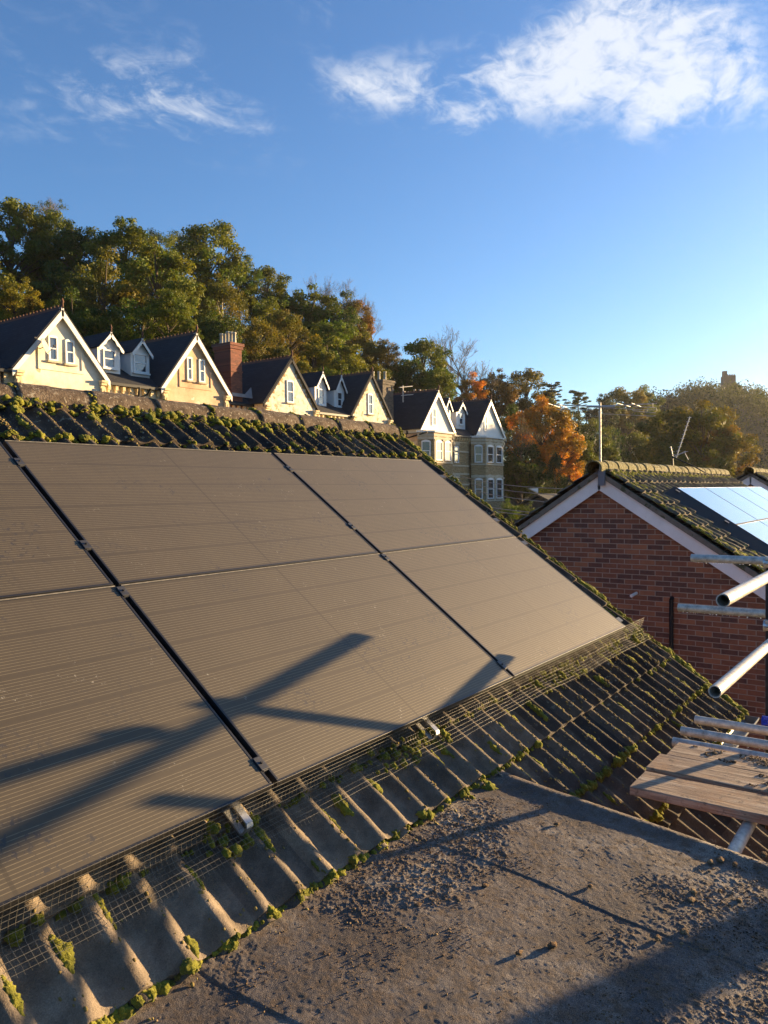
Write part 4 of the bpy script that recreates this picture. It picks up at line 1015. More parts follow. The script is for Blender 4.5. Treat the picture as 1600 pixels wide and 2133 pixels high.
# --- first pair: cream and peach rendered
v1 = thing('villa', 'cream and peach rendered twin gabled villa, nearest of the row', 'house', (24.3, 38, GZ))
gable_wing(v1, 20.30, 8.68, 17.84, 22.76, 5.62, 'cream')
gable_wing(v1, 28.20, 8.78, 25.75, 30.72, 5.62, 'peach')
for (a, b, c, d) in ((19.66, 20.12, 6.16, 7.28), (20.50, 20.96, 6.12, 7.22)): window(v1, a, b, c, d, FY-.004, blind=1)
for (a, b, c, d) in ((27.62, 27.98, 6.14, 7.38), (28.44, 28.86, 6.12, 7.36)): window(v1, a, b, c, d, FY-.004, arch=.03)
for xa in (20.30, 28.24):   # raised render surround round the windows
    mb = MB(); z0, z1 = (5.72, 5.86); mb.span((xa-1.15, FY-.05, z0), (xa+1.15, FY-.004, z1)); mb.span((xa-1.15, FY-.045, z1), (xa-1.02, FY-.004, z1+1.35-.5*(xa > 25))); mb.span((xa+1.02, FY-.045, z1), (xa+1.15, FY-.004, z1+.9)); mb.build('render_moulding', MT['cream' if xa < 25 else 'peach'], v1)
main_block(v1, 22.3, 26.2, 5.55, 8.05, FY+.25, 'cream')
main_block(v1, 12.5, 18.2, 5.55, 8.05, FY+.25, 'cream')
dormer(v1, 23.66, 1.50, 8.26, 7.42, 5.7, 34.2, 'white2', True, (.72, 6.42, 7.34))
dormer(v1, 25.54, 1.36, 8.22, 7.42, 5.7, 34.2, 'white2', False, (.86, 6.40, 7.40))
mb = MB(); mb.tube([(24.5, FY-.10, 5.42), (24.5, FY-.0, 4.95), (24.5, FY+.16, 4.8), (24.5, FY+.16, 0)], .06, 8); mb.tube([(25.2, FY-.10, 5.42), (25.1, FY+.1, 5.1), (24.55, FY+.12, 4.9)], .05, 8); mb.box((24.5, FY+.10, 4.9), (.12,.10,.12)); mb.build('downpipe', MT['black_plastic'], v1)
mb = MB(); mb.tube([(17.55, FY+.1, 5.5), (17.6, FY+.18, 5.0), (17.6, FY+.18, 0)], .06, 8); mb.build('downpipe', MT['black_plastic'], v1)
chimney(v1, 16.3, 17.7, 35.0, 36.2, 5.5, 9.6, 'brick_chimney', 3)
chimney(v1, 22.2, 22.9, 38.6, 39.4, 7.2, 8.72, 'brick_chimney', 2, 'terracotta', .34)
# satellite dish on the cream gable
dsh = thing('satellite_dish', 'small grey satellite dish on the cream gable left of its window', 'satellite dish', (19.35, FY-.3, 6.6))
mb = MB(); n = 14; c = Vector((19.22, FY-.42, 6.66)); ax = Vector((.55, -.75, .30)).normalized(); a = ax.cross(Vector((0,0,1))).normalized(); b = ax.cross(a)
V = [c]; F = []
for rI in (1, 2, 3):
    for k in range(n): t = 2*math.pi*k/n; rr = .115*rI; V.append(c+(a*math.cos(t)+b*math.sin(t)*1.1)*rr+ax*(rr*rr*.55))
for k in range(n): F.append((0, 1+k, 1+(k+1)%n))
for rI in (0, 1):
    for k in range(n): F.append((1+rI*n+k, 1+(rI+1)*n+k, 1+(rI+1)*n+(k+1)%n, 1+rI*n+(k+1)%n))
mb.add(V, F, True); o = mb.build('reflector', MT['dish'], dsh); o.modifiers.new('s', 'SOLIDIFY').thickness = .015
mb = MB(); mb.tube([(19.12, FY-.0, 6.66), (19.16, FY-.22, 6.60), c-ax*.02], .02, 6); mb.tube([c-b*-.34, c+ax*.45+b*.12], .012, 5); mb.tube([(19.1, FY-.01, 6.66), (18.95, FY-.2, 7.02)], .015, 5); mb.build('arm', MT['dark_steel'], dsh)
mb = MB(); mb.box(c+ax*.45+b*.10, (.04, .05, .03)); mb.box((18.95, FY-.2, 7.05), (.07,.05,.03)); mb.build('feed_horn', MT['dark_steel'], dsh)

# --- second pair: pale rubble with stepped brick quoins
v2 = thing('villa', 'pale stone twin gabled villa with stepped brick gable edges, middle of the row', 'house', (40, 38, GZ))
gable_wing(v2, 35.84, 8.50, 33.24, 38.42, 5.40, 'rubble', barge=None, stepped=True, oh=.13)
gable_wing(v2, 44.22, 8.52, 41.72, 46.72, 5.34, 'rubble', barge=None, stepped=True, oh=.13)
window(v2, 35.42, 36.04, 5.62, 6.98, FY-.004); window(v2, 43.78, 44.36, 5.52, 6.94, FY-.004)
main_block(v2, 38.0, 42.1, 5.28, 7.85, FY+.25, 'white_render')
main_block(v2, 31.4, 33.5, 5.40, 7.9, FY+1.2, 'white_render')
dormer(v2, 40.10, 1.40, 8.22, 7.15, 5.4, 34.2, 'white2', True, (.62, 5.95, 7.02))
dormer(v2, 42.10, 1.30, 8.20, 7.12, 5.4, 34.2, 'white2', True, (.56, 5.98, 7.0))
for xa in (34.6, 37.0, 43.2, 45.4):
    mb = MB(); mb.prism([(xa-.35, FY-.06, 4.55), (xa+.35, FY-.06, 4.55), (xa, FY-.06, 4.92)], (0, .055, 0)); mb.build('window_hood', MT['dressing'], v2)
mb = MB(); mb.tube([(42.9, 34.5, 6.3), (42.9, 34.5, 7.1)], .05, 8); mb.build('vent_pipe', MT['white2'], v2)
c = chimney(v2, 31.85, 32.75, 34.1, 35.5, 4.4, 8.95, 'brick_chimney', 5, 'pot', .72)
mb = MB(); mb.prism([(31.75, 33.9, 5.75), (33.4, 33.9, 5.75), (33.3, 33.9, 6.4), (32.8, 33.9, 5.95), (31.75, 33.9, 5.95)], (0, .06, 0)); mb.build('lead_flashing', MT['lead'], v2)

# --- third pair: tall, white gables above buff brick bays
v3 = thing('villa', 'tall buff brick villa with white gables and bay windows, farthest of the row', 'house', (57, 38, GZ))
gable_wing(v3, 53.05, 8.15, 50.35, 55.75, 4.88, 'white_render', zb=4.6)
gable_wing(v3, 61.97, 8.20, 59.15, 64.9, 4.88, 'white_render', zb=4.6)
for (xl, xr) in ((50.63, 55.47), (59.43, 64.62)):
    mb = MB(); mb.span((xl, FY, GZ), (xr, FY+9, 4.596)); mb.build('wall', MT['brick_buff'], v3)
window(v3, 52.22, 52.86, 5.22, 6.62, FY-.004, sill=False); window(v3, 60.98, 61.46, 5.26, 6.60, FY-.004, sill=False)
main_block(v3, 55.4, 59.5, 4.7, 7.9, FY+.25, 'brick_buff')
dormer(v3, 58.6, 1.7, 7.75, 6.85, 5.2, 34.0, 'white2', True, (.66, 5.75, 6.85)); dormer(v3, 56.3, 1.3, 7.9, 6.9, 5.2, 34.0, 'white2', True, (.5, 5.9, 6.9))
def bay(H, x0, x1, y, proj, floors, cut=.85):
    """canted bay: x0..x1 at the wall, front face at y-proj"""
    P = [Vector((x0, y, 0)), Vector((x0+cut, y-proj, 0)), Vector((x1-cut, y-proj, 0)), Vector((x1, y, 0))]
    top = 4.6; mb = MB(); mb.prism([p+Vector((0,0,GZ)) for p in P], (0, 0, top-GZ)); B = mb.build('bay', MT['brick_buff'], H)
    def band(z0, z1, o, mat='dressing', nm='string_course'):
        mb = MB(); Q = [Vector((x0-o, y-.0, z0)), Vector((x0+cut-o*.5, y-proj-o, z0)), Vector((x1-cut+o*.5, y-proj-o, z0)), Vector((x1+o, y-.0, z0))]; mb.prism(Q, (0,0,z1-z0)); mb.build(nm, MT[mat], B)
    band(top-.02, top+.12, .16, 'white_render', 'cornice'); band(top-.30, top-.10, .05); 
    for (z0, z1) in floors:
        band(z0-.22, z0-.10, .10); band(z1+.16, z1+.34, .03)
        wx = (x1-cut)-(x0+cut); ww = wx*.34
        for f in (.25, .75):
            xm = x0+cut+wx*f; window(B, xm-ww/2, xm+ww/2, z0, z1, y-proj-.03, arch=.12, sill=False)
            mb = MB(); mb.prism([(xm-ww/2-.12, y-proj-.028, z1+.02), (xm-ww/2-.12, y-proj-.028, z1+.30), (xm, y-proj-.028, z1+.42), (xm+ww/2+.12, y-proj-.028, z1+.30), (xm+ww/2+.12, y-proj-.028, z1+.02)], (0, .027, 0)); mb.build('arch_head', MT['dressing'], B)
        for xm in (x0+cut+.10, (x0+x1)/2, x1-cut-.10):
            mb = MB(); mb.span((xm-.09, y-proj-.07, z0-.1), (xm+.09, y-proj-.002, z1+.18)); mb.box((xm, y-proj-.06, z1+.10), (.14,.07,.08)); mb.build('pilaster', MT['dressing'], B)
        d = (P[1]-P[0]); L = d.length; X = d.normalized(); N = X.cross(Vector((0,0,1))); s = P[0]+X*(L*.22)+N*.02
        window(B, s.x, s.x+L*.56, z0, z1, s.y, arch=.10, sill=False, nx=X)
        mb = MB(); q0 = P[0]+X*L*.12+N*.003; mb.prism([q0+Vector((0,0,z1+.13)), q0+X*L*.76+Vector((0,0,z1+.13)), q0+X*L*.76+Vector((0,0,z1+.36)), q0+Vector((0,0,z1+.36))], N*.03); mb.build('arch_head', MT['dressing'], B)
    return B
bay(v3, 50.2, 54.9, FY, .85, ((2.40, 3.90), (-.70, .98)), 1.0)
bay(v3, 58.6, 63.9, FY, .85, ((2.42, 3.88), (-.74, .98), (-3.9, -2.3)), 1.0)
for (z0, z1) in ((2.36, 3.72), (-.6, .95)):
    window(v3, 56.1, 56.85, z0, z1, FY+.246, arch=.08, sill=False)
    mb = MB(); mb.span((55.95, FY+.19, z1+.12), (57.0, FY+.248, z1+.40)); mb.build('arch_head', MT['dressing'], v3)
for z in (2.05, 1.35, 3.25, -1.2, .45):
    mb = MB(); mb.span((54.92, FY-.03+.2, z), (58.58, FY+.245, z+.14)); mb.build('string_course', MT['dressing'], v3)
mb = MB(); mb.tube([(50.5, FY+1.2, 4.75), (50.5, FY+1.2, 0)], .07, 6); mb.tube([(50.2, FY-.9, 4.55), (50.5, FY+1.2, 4.2)], .06, 6); mb.build('downpipe', MT['black_plastic'], v3)
mb = MB(); mb.span((50.45, FY+.1, GZ), (50.62, FY+9, 4.5)); mb.build('side_wall', MT['peach'], v3)
chimney(v3, 48.0, 49.4, 34.7, 37.0, GZ, 8.6, 'brick_stone', 4, 'pot', .75)
chimney(v3, 61.2, 62.6, 39.5, 42.5, 7, 8.9, 'brick_stone', 5, 'pot', .8)
mb = MB(); mb.tube([(50.15, 34.3, 7.0), (50.15, 34.3, 8.3)], .05, 6); mb.tube([(49.6, 34.3, 8.1), (51.2, 34.1, 8.35)], .03, 5); mb.tube([(49.9, 34.3, 7.5), (51.3, 34.1, 7.7)], .03, 5); o = mb.build('tv_aerial', MT['galv']); tag(o, 'dark aerial fixed to the sooty stone chimney of the farthest villa', 'aerial')
# low dark roofed building with white barge end behind the cables
lb = thing('outbuilding', 'low dark roofed building with a small white gable end behind the cables', 'building', tuple(ray(1130, 1040, 66)))
q = ray(1130, 1034, 66); mb = MB(); mb.prism([(q.x-4, q.y+2, q.z-4.5), (q.x-4, q.y-5, q.z-4.5), (q.x-4, q.y-5, q.z-1.6), (q.x-4, q.y-1.5, q.z+.0), (q.x-4, q.y+2, q.z-1.6)], (9, 0, 0)); mb.build('wall', MT['roof_far'], lb)
mb = MB(); mb.prism([(q.x-4.4, q.y-5.4, q.z-1.75), (q.x-4.4, q.y-1.5, q.z+.1), (q.x-4.4, q.y+2.4, q.z-1.75), (q.x-4.4, q.y+2.4, q.z-1.6), (q.x-4.4, q.y-1.5, q.z+.25), (q.x-4.4, q.y-5.4, q.z-1.6)], (9.8, 0, 0)); mb.build('roof_slope', MT['roof_far'], lb)
a, b, c = ray(1103, 1018, 60), ray(1121, 1017, 60), ray(1121, 1027, 60); mb = MB(); mb.prism([a, b, c], (.3, .3, 0)); mb.build('gable_trim', MT['white2'], lb)
# small dark gable beyond trees by the pines
sg = thing('distant_house', 'distant house roof with a thin white gable among the pines', 'house', tuple(ray(1190, 860, 140)))
q = ray(1190, 855, 140); mb = MB(); q = ray(1208, 893, 140); mb.prism([q+Vector((0,1.6,-5)), q+Vector((0,-1.6,-5)), q+Vector((0,-1.6,-1.6)), q, q+Vector((0,1.6,-1.6))], (4,0,0)); mb.build('wall', MT['roof_far'], sg)
# hill tower
tq = ray(1521, 800, 330)
tw = thing('stone_tower', 'small stone tower with a taller turret on top of the far wooded hill', 'tower', (tq.x, tq.y, tq.z-10))
def TB(px0, py0, px1, py1, d, dep): 
    a = ray(px0, py0, d); b = ray(px1, py1, d); mb = MB(); c = (a+b)/2; mb.box(c+FWD*dep/2, ((b-a).dot(RGT)/2, dep/2, abs((b-a).z)/2), RGT, Vector((FWD.x, FWD.y, 0)).normalized(), (0,0,1)); return mb
mb = TB(1512, 782, 1533, 840, 330, 5)
for k in range(4): mb.f += []; 
mb.build('tower_wall', MT['stone_far'], tw)
TB(1508.5, 772.5, 1515, 840, 329, 2.2).build('turret', MT['stone_far'], tw)
for k in range(4): TB(1514.5+k*5, 779.5, 1517+k*5, 782, 330, .8).build('merlon', MT['stone_far'], tw)

# ================================================================== TREES
def leaf_cloud(centers, radii, n, size, rg, flat=.8, droop=0):
    """n small bent leaves spread through clumps"""
    k = len(centers); w = radii**2; idx = rg.choice(k, n, p=w/w.sum())
    d = rg.normal(size=(n, 3)); d /= np.linalg.norm(d, axis=1)[:,None]; rad = rg.random(n)**.45
    ctr = centers[idx]; P = ctr+d*(radii[idx]*rad)[:,None]*np.array([1,1,flat])
    P[:,2] -= droop*rg.random(n)
    nrm = d+.9*rg.normal(size=(n, 3))+np.array([0,0,.35]); nrm /= np.linalg.norm(nrm, axis=1)[:,None]
    a = np.cross(nrm, rg.normal(size=(n, 3))); a /= np.linalg.norm(a, axis=1)[:,None]; b = np.cross(nrm, a)
    s = size*rg.uniform(.55, 1.35, n)[:,None]
    V = np.stack([P-a*s, P+b*s*.55+nrm*s*.12, P+a*s, P-b*s*.55+nrm*s*.12], 1).reshape(-1, 3)
    F = np.arange(4*n).reshape(-1, 4); return V, F
def branch_mesh(mb, p, d, L, r, depth, rg, tips, spread=.55, up=.12, n=5, kids=(2, 4), segs=3):
    pts = [p]; q = p; dd = d
    for i in range(segs):
        dd = (dd+Vector(rg.normal(0, .10, 3))+Vector((0,0,up*.3))).normalized(); q = q+dd*(L/segs); pts.append(q)
    mb.tube(pts, [r*(1-.42*i/segs) for i in range(segs+1)], n if depth > 1 else 3, cap=False)
    if depth == 0: tips.append(q); return
    for k in range(rg.integers(kids[0], kids[1]+1)):
        f = rg.uniform(.45, 1.0); i = min(segs-1, int(f*segs)); base = pts[i].lerp(pts[i+1], f*segs-i) if f < 1 else q
        nd = (dd+Vector(rg.normal(0, spread, 3))+Vector((0,0,up))).normalized()
        branch_mesh(mb, base, nd, L*rg.uniform(.55, .8), max(.0019, r*.52), depth-1, rg, tips, spread, up, n, kids, segs)
    nd = (dd+Vector(rg.normal(0, spread*.4, 3))+Vector((0,0,up))).normalized()
    branch_mesh(mb, q, nd, L*.72, max(.0019, r*.58), depth-1, rg, tips, spread, up, n, kids, segs)
def mesh_of(mb, name):
    me = bpy.data.meshes.new(name); me.from_pydata(mb.v, [], mb.f); me.polygons.foreach_set('use_smooth', mb.sm); me.update(); return me
PROTO = {}
def proto_tree(kind, var):
    """meshes in tree units: crown about 1 wide, ground at z = 0, crown top at z = 1.45; returned as (trunk, crown)"""
    rg = np.random.default_rng(abs(hash_(kind))+var*101)
    H = 1.45; mb = MB(); tips = []
    if kind in ('round', 'oak', 'birch', 'sparse'):
        nc = {'round': 95, 'oak': 70, 'birch': 80, 'sparse': 60}[kind]; cz = .82; ax = np.array([.44, .44, .55]); 
        if kind == 'oak': ax = np.array([.46, .46, .50])
        if kind == 'birch': ax = np.array([.38, .38, .58])
        C = []
        while len(C) < nc:
            d = rg.normal(size=3); d /= np.linalg.norm(d); rr = rg.uniform(.35, 1.0)**.55
            lob = 1+.20*vnoise(np.array(d[0]*2.2+var*5), np.array(d[1]*2.2), np.array(d[2]*2.2))+.10*vnoise(np.array(d[0]*5+var*5), np.array(d[1]*5), np.array(d[2]*5))
            p = d*rr*lob*ax; 
            if p[2] < -.40: continue
            C.append(p+np.array([0,0,cz]))
        C = np.array(C); r = rg.uniform(.055, .125, nc) if kind != 'oak' else rg.uniform(.07, .14, nc)
        n = {'round': 17000, 'oak': 15000, 'birch': 13000, 'sparse': 4200}[kind]; sz = {'round': .0150, 'oak': .0170, 'birch': .0125, 'sparse': .013}[kind]
        V, F = leaf_cloud(C, r, n, sz, rg, .75, .05 if kind == 'birch' else 0)
        mb.tube([(0,0,-.3), (.01,0,.2), (-.01,.01,.55), (.0,.0,.9)], [.032,.026,.02,.010], 8)
        for k in range(0, nc, 2 if kind != 'sparse' else 1):
            c = Vector(C[k]); b = Vector((0,0,min(.9, max(.15, c.z-.32)))); m = b.lerp(c, .5)+Vector((0,0,.03)); mb.tube([b, m, c, c+(c-m)*.25], [.011,.007,.003,.001], 4, cap=False)
    elif kind == 'conifer':
        V = []; F = []; C = []; r = []
        for k in range(150):
            z = rg.uniform(.05, 1.40); w = .30*(1-(z/1.45)**2.2)+.03; t = rg.uniform(0, 6.283); C.append((math.cos(t)*w*rg.uniform(.5,1), math.sin(t)*w*rg.uniform(.5,1), z)); r.append(.085)
        V, F = leaf_cloud(np.array(C), np.array(r), 15000, .0125, rg, 1.5, .06); mb.tube([(0,0,-.2), (0,0,1.3)], [.03,.008], 6)
    elif kind == 'pine':
        C = []; r = []
        mb.tube([(0,0,-.3), (.02,0,.5), (0,.02,1.0), (.02,0,1.35)], [.03,.025,.018,.006], 6)
        for k in range(34):
            z = rg.uniform(.75, 1.38); t = rg.uniform(0, 6.283); w = rg.uniform(.1, .40)*(1.15-.5*(z-.7)/.7); c = (math.cos(t)*w, math.sin(t)*w, z); C.append(c); r.append(rg.uniform(.05,.10)); mb.tube([(0,0,z-.08), c], [.009,.002], 4, cap=False)
        V, F = leaf_cloud(np.array(C), np.array(r), 8500, .0125, rg, .38)
    elif kind == 'bare':
        branch_mesh(mb, Vector((0,0,-.3)), Vector((0,0,1)), (.60), .030, 6, rg, tips, .52, .14, 5, (2, 3), 3)
        V, F = leaf_cloud(np.array([list(t) for t in tips]), np.full(len(tips), .05), (900, 2600, 1500)[var], .0085, rg)
        zs = max(v[2] for v in mb.v); s = H/zs; mb.v = [(a*s, b*s, c*s) for a, b, c in mb.v]; V = V*s
    elif kind == 'bush':
        C = rg.normal(size=(60, 3))*np.array([.22,.22,.14])+np.array([0,0,.25]); V, F = leaf_cloud(C, rg.uniform(.06,.13,60), 8000, .014, rg); mb.tube([(0,0,-.2), (0,0,.3)], [.02,.01], 6)
    tm = mesh_of(mb, 'trunk'); cm = np_mesh_raw(V, F, 'crown')
    return tm, cm
def hash_(s): return sum((i+3)*ord(c) for i, c in enumerate(s))
def np_mesh_raw(V, F, name):
    V = np.asarray(V, np.float32); F = np.asarray(F, np.int32); me = bpy.data.meshes.new(name); me.vertices.add(len(V)); me.vertices.foreach_set('co', V.ravel())
    me.loops.add(F.size); me.loops.foreach_set('vertex_index', F.ravel()); me.polygons.add(len(F)); me.polygons.foreach_set('loop_start', np.arange(0, F.size, 4, dtype=np.int32)); me.polygons.foreach_set('loop_total', np.full(len(F), 4, np.int32)); me.update(calc_edges=True); return me
COLS = dict(green=(.065,.115,.016), dark=(.036,.066,.014), olive=(.10,.128,.020), yellow=(.20,.175,.020), ygreen=(.12,.14,.018), brown=(.125,.098,.028), orange=(.50,.21,.030), red=(.40,.085,.02), conifer=(.018,.042,.020), rust=(.15,.082,.026), pine=(.022,.036,.020), bare=(.12,.09,.055), bronze=(.115,.105,.022))
cnt = {}
def tree(px, py, D, wpx, kind, col, label, squash=1.0, ybase=None, group='trees on the wooded hillside', bark='bark'):
    """tree whose crown top stands in direction (px, py) at distance D along the view, with a crown wpx/1604*D metres wide"""
    top = ray(px, py, D); w = wpx/1604.07*D; g = float(h_hill(top.x, top.y)); h = top.z-g
    v = cnt.get(kind, 0) % {'round': 4, 'oak': 3, 'birch': 2, 'sparse': 2, 'conifer': 1, 'pine': 2, 'bare': 3, 'bush': 1}[kind]; cnt[kind] = cnt.get(kind, 0)+1
    if (kind, v) not in PROTO: PROTO[(kind, v)] = proto_tree(kind, v)
    tm, cm = PROTO[(kind, v)]
    sz = w*squash; off = h-1.45*sz if kind not in ('bush',) else h-.55*sz
    r = thing('tree' if kind not in ('bush', 'conifer', 'pine') else {'bush': 'bush', 'conifer': 'conifer_tree', 'pine': 'pine_tree'}[kind], label, 'bush' if kind == 'bush' else 'tree', (top.x, top.y, top.z-(1.45 if kind != 'bush' else .55)*sz), group)
    r.rotation_euler.z = random.uniform(0, 6.28); r.scale = (w, w, sz)
    if not tm.materials: tm.materials.append(MT['bark'])
    if not cm.materials: cm.materials.append(MT['leaf'])
    a = bpy.data.objects.new('trunk', tm); COL.objects.link(a); a.parent = r
    a.material_slots[0].link = 'OBJECT'; a.material_slots[0].material = MT['twig' if kind == 'bare' else bark]
    b = bpy.data.objects.new('crown', cm); COL.objects.link(b); b.parent = r; c = COLS[col]
    f = random.uniform(.9, 1.12); b.color = (c[0]*f, c[1]*f, c[2]*f, 1)
    if off > .25*sz:      # long stem down to the ground
        base = r.location.z; mb = MB(); mb.tube([(0,0,-(off+.6)/sz), (.01,0,-.1)], [.034,.03], 7); o = mb.build('lower_stem', MT[bark]); o.parent = r; o.matrix_parent_inverse = Matrix.Identity(4)
    return r
def DY(px, Y): d = ray(px, 900); return Y/d.y
TREES = [
 # left edge and rear skyline
 (18, 392, 92, 190, 'oak', 'olive', 'olive green tree on the skyline at the far left edge'),
 (98, 408, 104, 100, 'sparse', 'dark', 'thin topped dark tree on the skyline right of the far left tree'),
 (100, 430, 98, 150, 'round', 'olive', 'olive tree just below the thin topped one near the left skyline'),
 (-30, 520, 62, 200, 'round', 'ygreen', 'large yellow green tree cut by the left edge above the cream villa'),
 (30, 560, 60, 120, 'round', 'yellow', 'bright yellow green tree left of the first gable peak'),
 (70, 618, 57, 80, 'oak', 'rust', 'small rusty brown tree behind the nearest slate roof'),
 (160, 455, 92, 150, 'round', 'dark', 'dark green tree on the skyline left of the domed green one'),
 (262, 440, 88, 170, 'oak', 'green', 'domed dark green tree on the skyline above the first dormer'),
 (332, 466, 96, 120, 'birch', 'olive', 'feathery tree between two domes on the skyline'),
 (432, 448, 104, 190, 'round', 'olive', 'broad olive green dome on the skyline above the second gable'),
 (375, 462, 108, 90, 'sparse', 'olive', 'sparse grey green treetop beside the broad olive dome'),
 (496, 520, 106, 100, 'round', 'green', 'green tree on the falling skyline right of the broad olive dome'),
 (555, 540, 112, 130, 'oak', 'olive', 'tall olive tree on the skyline above the brick chimney'),
 (560, 600, 98, 150, 'round', 'olive', 'olive tree below the tall one over the brick chimney'),
 (110, 505, 112, 170, 'round', 'dark', 'shaded dark tree at the back of the left bank'),
 (410, 570, 112, 170, 'round', 'dark', 'shaded dark tree at the back above the second gable'),
 # middle bank, left
 (215, 520, 72, 210, 'round', 'bronze', 'big bronze green tree in the middle of the left bank'),
 (130, 540, 74, 170, 'oak', 'dark', 'shaded dark tree left of the big bronze green one'),
 (325, 485, 80, 180, 'oak', 'ygreen', 'yellow lit tree below the feathery skyline tree'),
 (380, 560, 74, 170, 'oak', 'olive', 'olive tree with yellow tips above the second gable'),
 (290, 600, 62, 170, 'round', 'green', 'rounded green tree behind the dormers'),
 (350, 590, 58, 130, 'round', 'olive', 'bushy olive tree just left of the peach gable peak'),
 (230, 630, 56, 150, 'round', 'dark', 'low dark tree behind the first dormer'),
 (150, 600, 58, 140, 'round', 'dark', 'low dark tree directly behind the cream gable'),
 (390, 650, 57, 70, 'round', 'ygreen', 'little yellow green tree touching the peach gable peak'),
 (460, 560, 86, 150, 'birch', 'bronze', 'bronze birch with a pale stem above the brick chimney'),
 (450, 640, 70, 140, 'round', 'dark', 'dark tree behind and left of the brick chimney'),
 (530, 640, 74, 150, 'birch', 'brown', 'brown tinged tree right of the brick chimney pots'),
 (600, 640, 84, 110, 'round', 'brown', 'brownish tree above the first stepped gable'),
 (575, 700, 68, 120, 'oak', 'brown', 'brown tree directly behind the first stepped gable'),
 # middle
 (640, 583, 112, 170, 'oak', 'green', 'dark green domed tree at the middle of the skyline'),
 (690, 600, 110, 130, 'round', 'dark', 'dark tree on the right shoulder of the domed one'),
 (735, 610, 118, 110, 'oak', 'rust', 'rusty topped tree on the falling skyline'),
 (740, 660, 106, 130, 'round', 'bronze', 'bronze tree below the rusty topped one'),
 (790, 700, 100, 100, 'round', 'brown', 'olive brown tree at the end of the hillside wood'),
 (808, 698, 124, 70, 'sparse', 'rust', 'thin rusty tree where the wood meets the sky'),
 (680, 655, 92, 140, 'round', 'green', 'green tree in the middle bank above the narrow dormers'),
 (650, 695, 80, 120, 'oak', 'yellow', 'yellow leaved tree above the narrow dormers'),
 (720, 700, 84, 150, 'round', 'ygreen', 'yellow green bushy tree above the second stepped gable'),
 (700, 745, 74, 110, 'round', 'green', 'low green tree between the stepped gables'),
 (770, 735, 84, 120, 'birch', 'bronze', 'bronze tree behind the second stepped gable'),
 (625, 735, 74, 90, 'oak', 'yellow', 'low golden tree behind the narrow dormers'),
 # right of the wood
 (880, 688, 104, 150, 'oak', 'green', 'tall dark green tree above the sooty stone chimney'),
 (845, 740, 100, 110, 'round', 'dark', 'dark green tree behind the sooty stone chimney pots'),
 (915, 760, 98, 110, 'round', 'green', 'green tree behind the farthest white gables'),
 (975, 775, 118, 80, 'oak', 'orange', 'orange tree behind the chimney of the farthest villa'),
 (1035, 762, 124, 110, 'oak', 'rust', 'dark rusty tree right of the nearly bare tall one'),
 (1095, 752, 128, 130, 'oak', 'brown', 'loose brown tree on the skyline above the orange one'),
 (1150, 790, 128, 70, 'pine', 'pine', 'dark pine right of the loose brown tree'),
 (1075, 840, 104, 110, 'oak', 'dark', 'dark tree right of the farthest villa gable'),
 (1125, 812, 96, 165, 'oak', 'orange', 'blazing orange tree right of the bay windowed villa'),
 (1165, 880, 92, 120, 'round', 'orange', 'orange and yellow tree behind the dark conifer'),
 (1085, 900, 90, 130, 'round', 'dark', 'shaded dark tree directly right of the bay windows'),
 (1205, 905, 96, 90, 'round', 'ygreen', 'yellow green tree left of the aerial mast'),
 (1156, 942, 80, 84, 'conifer', 'conifer', 'dark green columnar conifer below the orange tree'),
 (1205, 806, 150, 80, 'pine', 'pine', 'flat topped pine left of the aerial mast'),
 (1190, 850, 138, 70, 'round', 'pine', 'grey green tree under the flat topped pine'),
 (1235, 860, 130, 110, 'birch', 'olive', 'grey green tree behind the aerial mast'),
 (1300, 790, 180, 130, 'oak', 'brown', 'broad brownish crown on the skyline right of the aerial mast'),
 (1345, 800, 190, 90, 'oak', 'olive', 'olive crown on the skyline beside the broad brownish one'),
 (1258, 815, 170, 80, 'oak', 'pine', 'dark crown on the skyline directly right of the aerial mast'),
 (1310, 870, 120, 150, 'birch', 'dark', 'dark shaded tree behind the ridge of the brick house'),
 (1250, 900, 100, 110, 'round', 'dark', 'dark tree low behind the gable peak of the brick house'),
 (1360, 900, 116, 110, 'round', 'dark', 'dark tree in the dip left of the big round tree'),
 (1400, 830, 86, 150, 'oak', 'bronze', 'left lobe of the big round autumn trees beyond the brick house'),
 (1465, 818, 84, 200, 'round', 'brown', 'big round brown green tree beyond the brick house'),
 (1520, 880, 82, 130, 'round', 'rust', 'right lobe of the big round autumn trees with orange edge'),
 (1395, 910, 80, 130, 'round', 'bronze', 'lower bronze tree behind the tilted aerial'),
 (1490, 920, 78, 150, 'round', 'bronze', 'lower bronze tree above the far end of the mossy ridge'),
 (1430, 815, 280, 70, 'round', 'pine', 'far hazy tree on the skyline left of the stone tower'),
 (1392, 818, 260, 60, 'round', 'pine', 'far hazy tree at the dip of the skyline'),
 (1465, 800, 300, 60, 'round', 'pine', 'far hazy rounded tree next to the stone tower'),
 (1497, 808, 306, 50, 'oak', 'pine', 'far hazy tree at the left foot of the stone tower'),
 (1530, 792, 310, 46, 'oak', 'olive', 'far hazy tree in front of the stone tower'),
 (1556, 800, 306, 44, 'sparse', 'pine', 'far hazy tree at the right foot of the stone tower'),
 (1580, 808, 300, 60, 'round', 'pine', 'far hazy tree on the skyline at the right edge'),
 (1620, 822, 300, 70, 'round', 'pine', 'far hazy tree half cut by the right edge'),
]
for t in TREES: tree(*t, bark='bark_pale' if 'pale stem' in t[6] else 'bark')
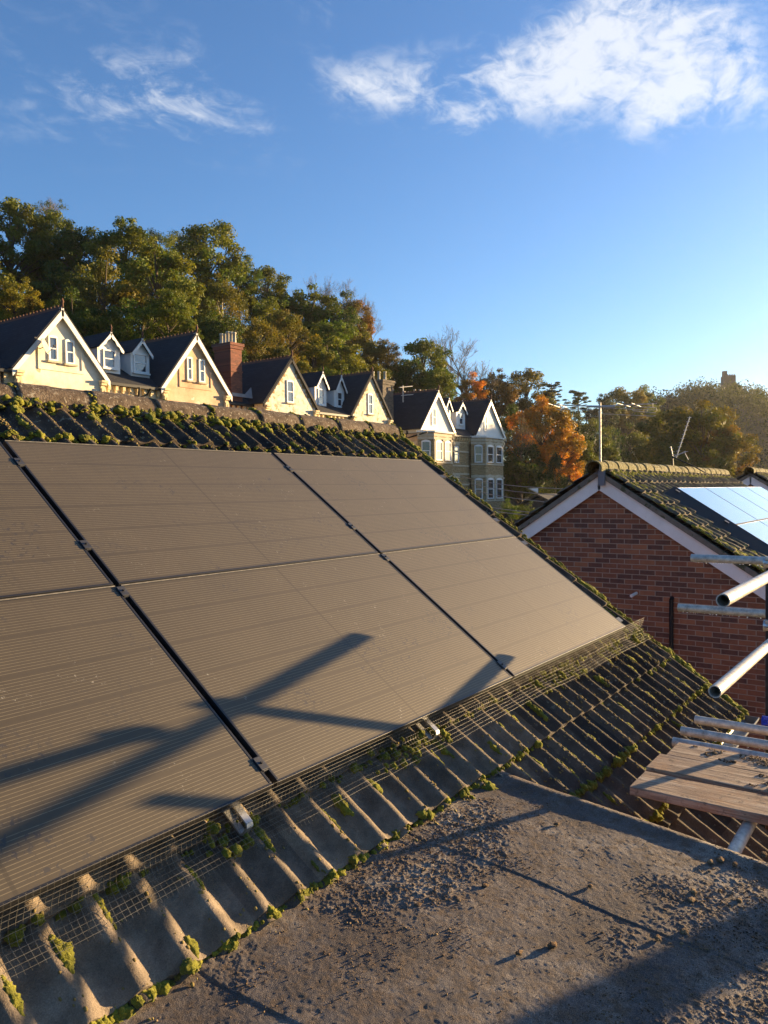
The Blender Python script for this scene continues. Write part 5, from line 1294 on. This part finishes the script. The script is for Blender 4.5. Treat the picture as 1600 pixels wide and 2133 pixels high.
for (px, py, D, w, lab) in ((648, 556, 132, 110, 'bare grey tree behind the dark green dome'), (705, 575, 136, 100, 'bare pale tree left of the rusty topped one'), (780, 612, 138, 70, 'small bare tree standing free on the skyline'), (972, 676, 120, 150, 'tall nearly bare tree with a few brown leaves above the villas'), (1085, 860, 88, 60, 'slim bare tree against the orange foliage'), (90, 400, 110, 60, 'wispy bare treetop on the left skyline')):
    tree(px, py, D, w, 'bare', 'bare', lab, squash=1.15 if px != 972 else .9, group='bare trees on the skyline')
for (px, py, D, w, col, lab) in ((1065, 1048, 56, 60, 'green', 'green bush below the bay windows'), (1100, 1052, 55, 60, 'dark', 'dark bush beside the low dark building'), (1010, 1075, 60, 80, 'dark', 'dark bush hidden behind the mossy verge')):
    tree(px, py, D, w, 'bush', col, lab, group='bushes by the villas')
# undergrowth and far woods: leaf masses nobody could count
def woods():
    rg = np.random.default_rng(77); C = []; r = []
    for k in range(900):
        x = rg.uniform(-20, 150); y = rg.uniform(47, 100); z = float(h_hill(x, y)); C.append((x, y, z+rg.uniform(.3, 2.5))); r.append(rg.uniform(1.2, 2.4))
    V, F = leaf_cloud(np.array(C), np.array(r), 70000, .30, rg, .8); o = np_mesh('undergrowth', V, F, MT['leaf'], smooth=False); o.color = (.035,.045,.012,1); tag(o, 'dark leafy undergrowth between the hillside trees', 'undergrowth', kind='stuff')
    C = []; r = []
    while len(C) < 1500:
        x = rg.uniform(170, 620); y = rg.uniform(-160, 190); z = float(h_hill(x, y))
        if z < GZ+6 and rg.random() < .7: continue
        d = Vector((x, y, z)); u = d.dot(RGT)/d.dot(FWD)*1604+800
        if not 1100 < u < 1900: continue
        C.append((x, y, z+rg.uniform(2, 7))); r.append(rg.uniform(2.5, 5.5))
    V, F = leaf_cloud(np.array(C), np.array(r), 210000, .42, rg, .8); o = np_mesh('distant_wood', V, F, MT['leaf'], smooth=False); o.color = (.016,.026,.015,1); tag(o, 'hazy wood covering the far hill on the right', 'wood', kind='stuff')
woods()

# ------------------------------------------------------------------ the air
def haze():
    m = bpy.data.materials.new('haze'); m.use_nodes = True; nt = m.node_tree; nt.nodes.clear()
    out = nt.nodes.new('ShaderNodeOutputMaterial'); v = nt.nodes.new('ShaderNodeVolumePrincipled'); v.inputs['Color'].default_value = (.93,.93,.95,1); v.inputs['Density'].default_value = .00011; v.inputs['Anisotropy'].default_value = .55
    nt.links.new(v.outputs[0], out.inputs['Volume'])
    mb = MB(); mb.span((-410, -430, GZ-3), (710, 510, 64)); o = mb.build('haze', m); tag(o, 'thin morning haze', 'haze', kind='stuff')
haze()
bpy.context.view_layer.update()
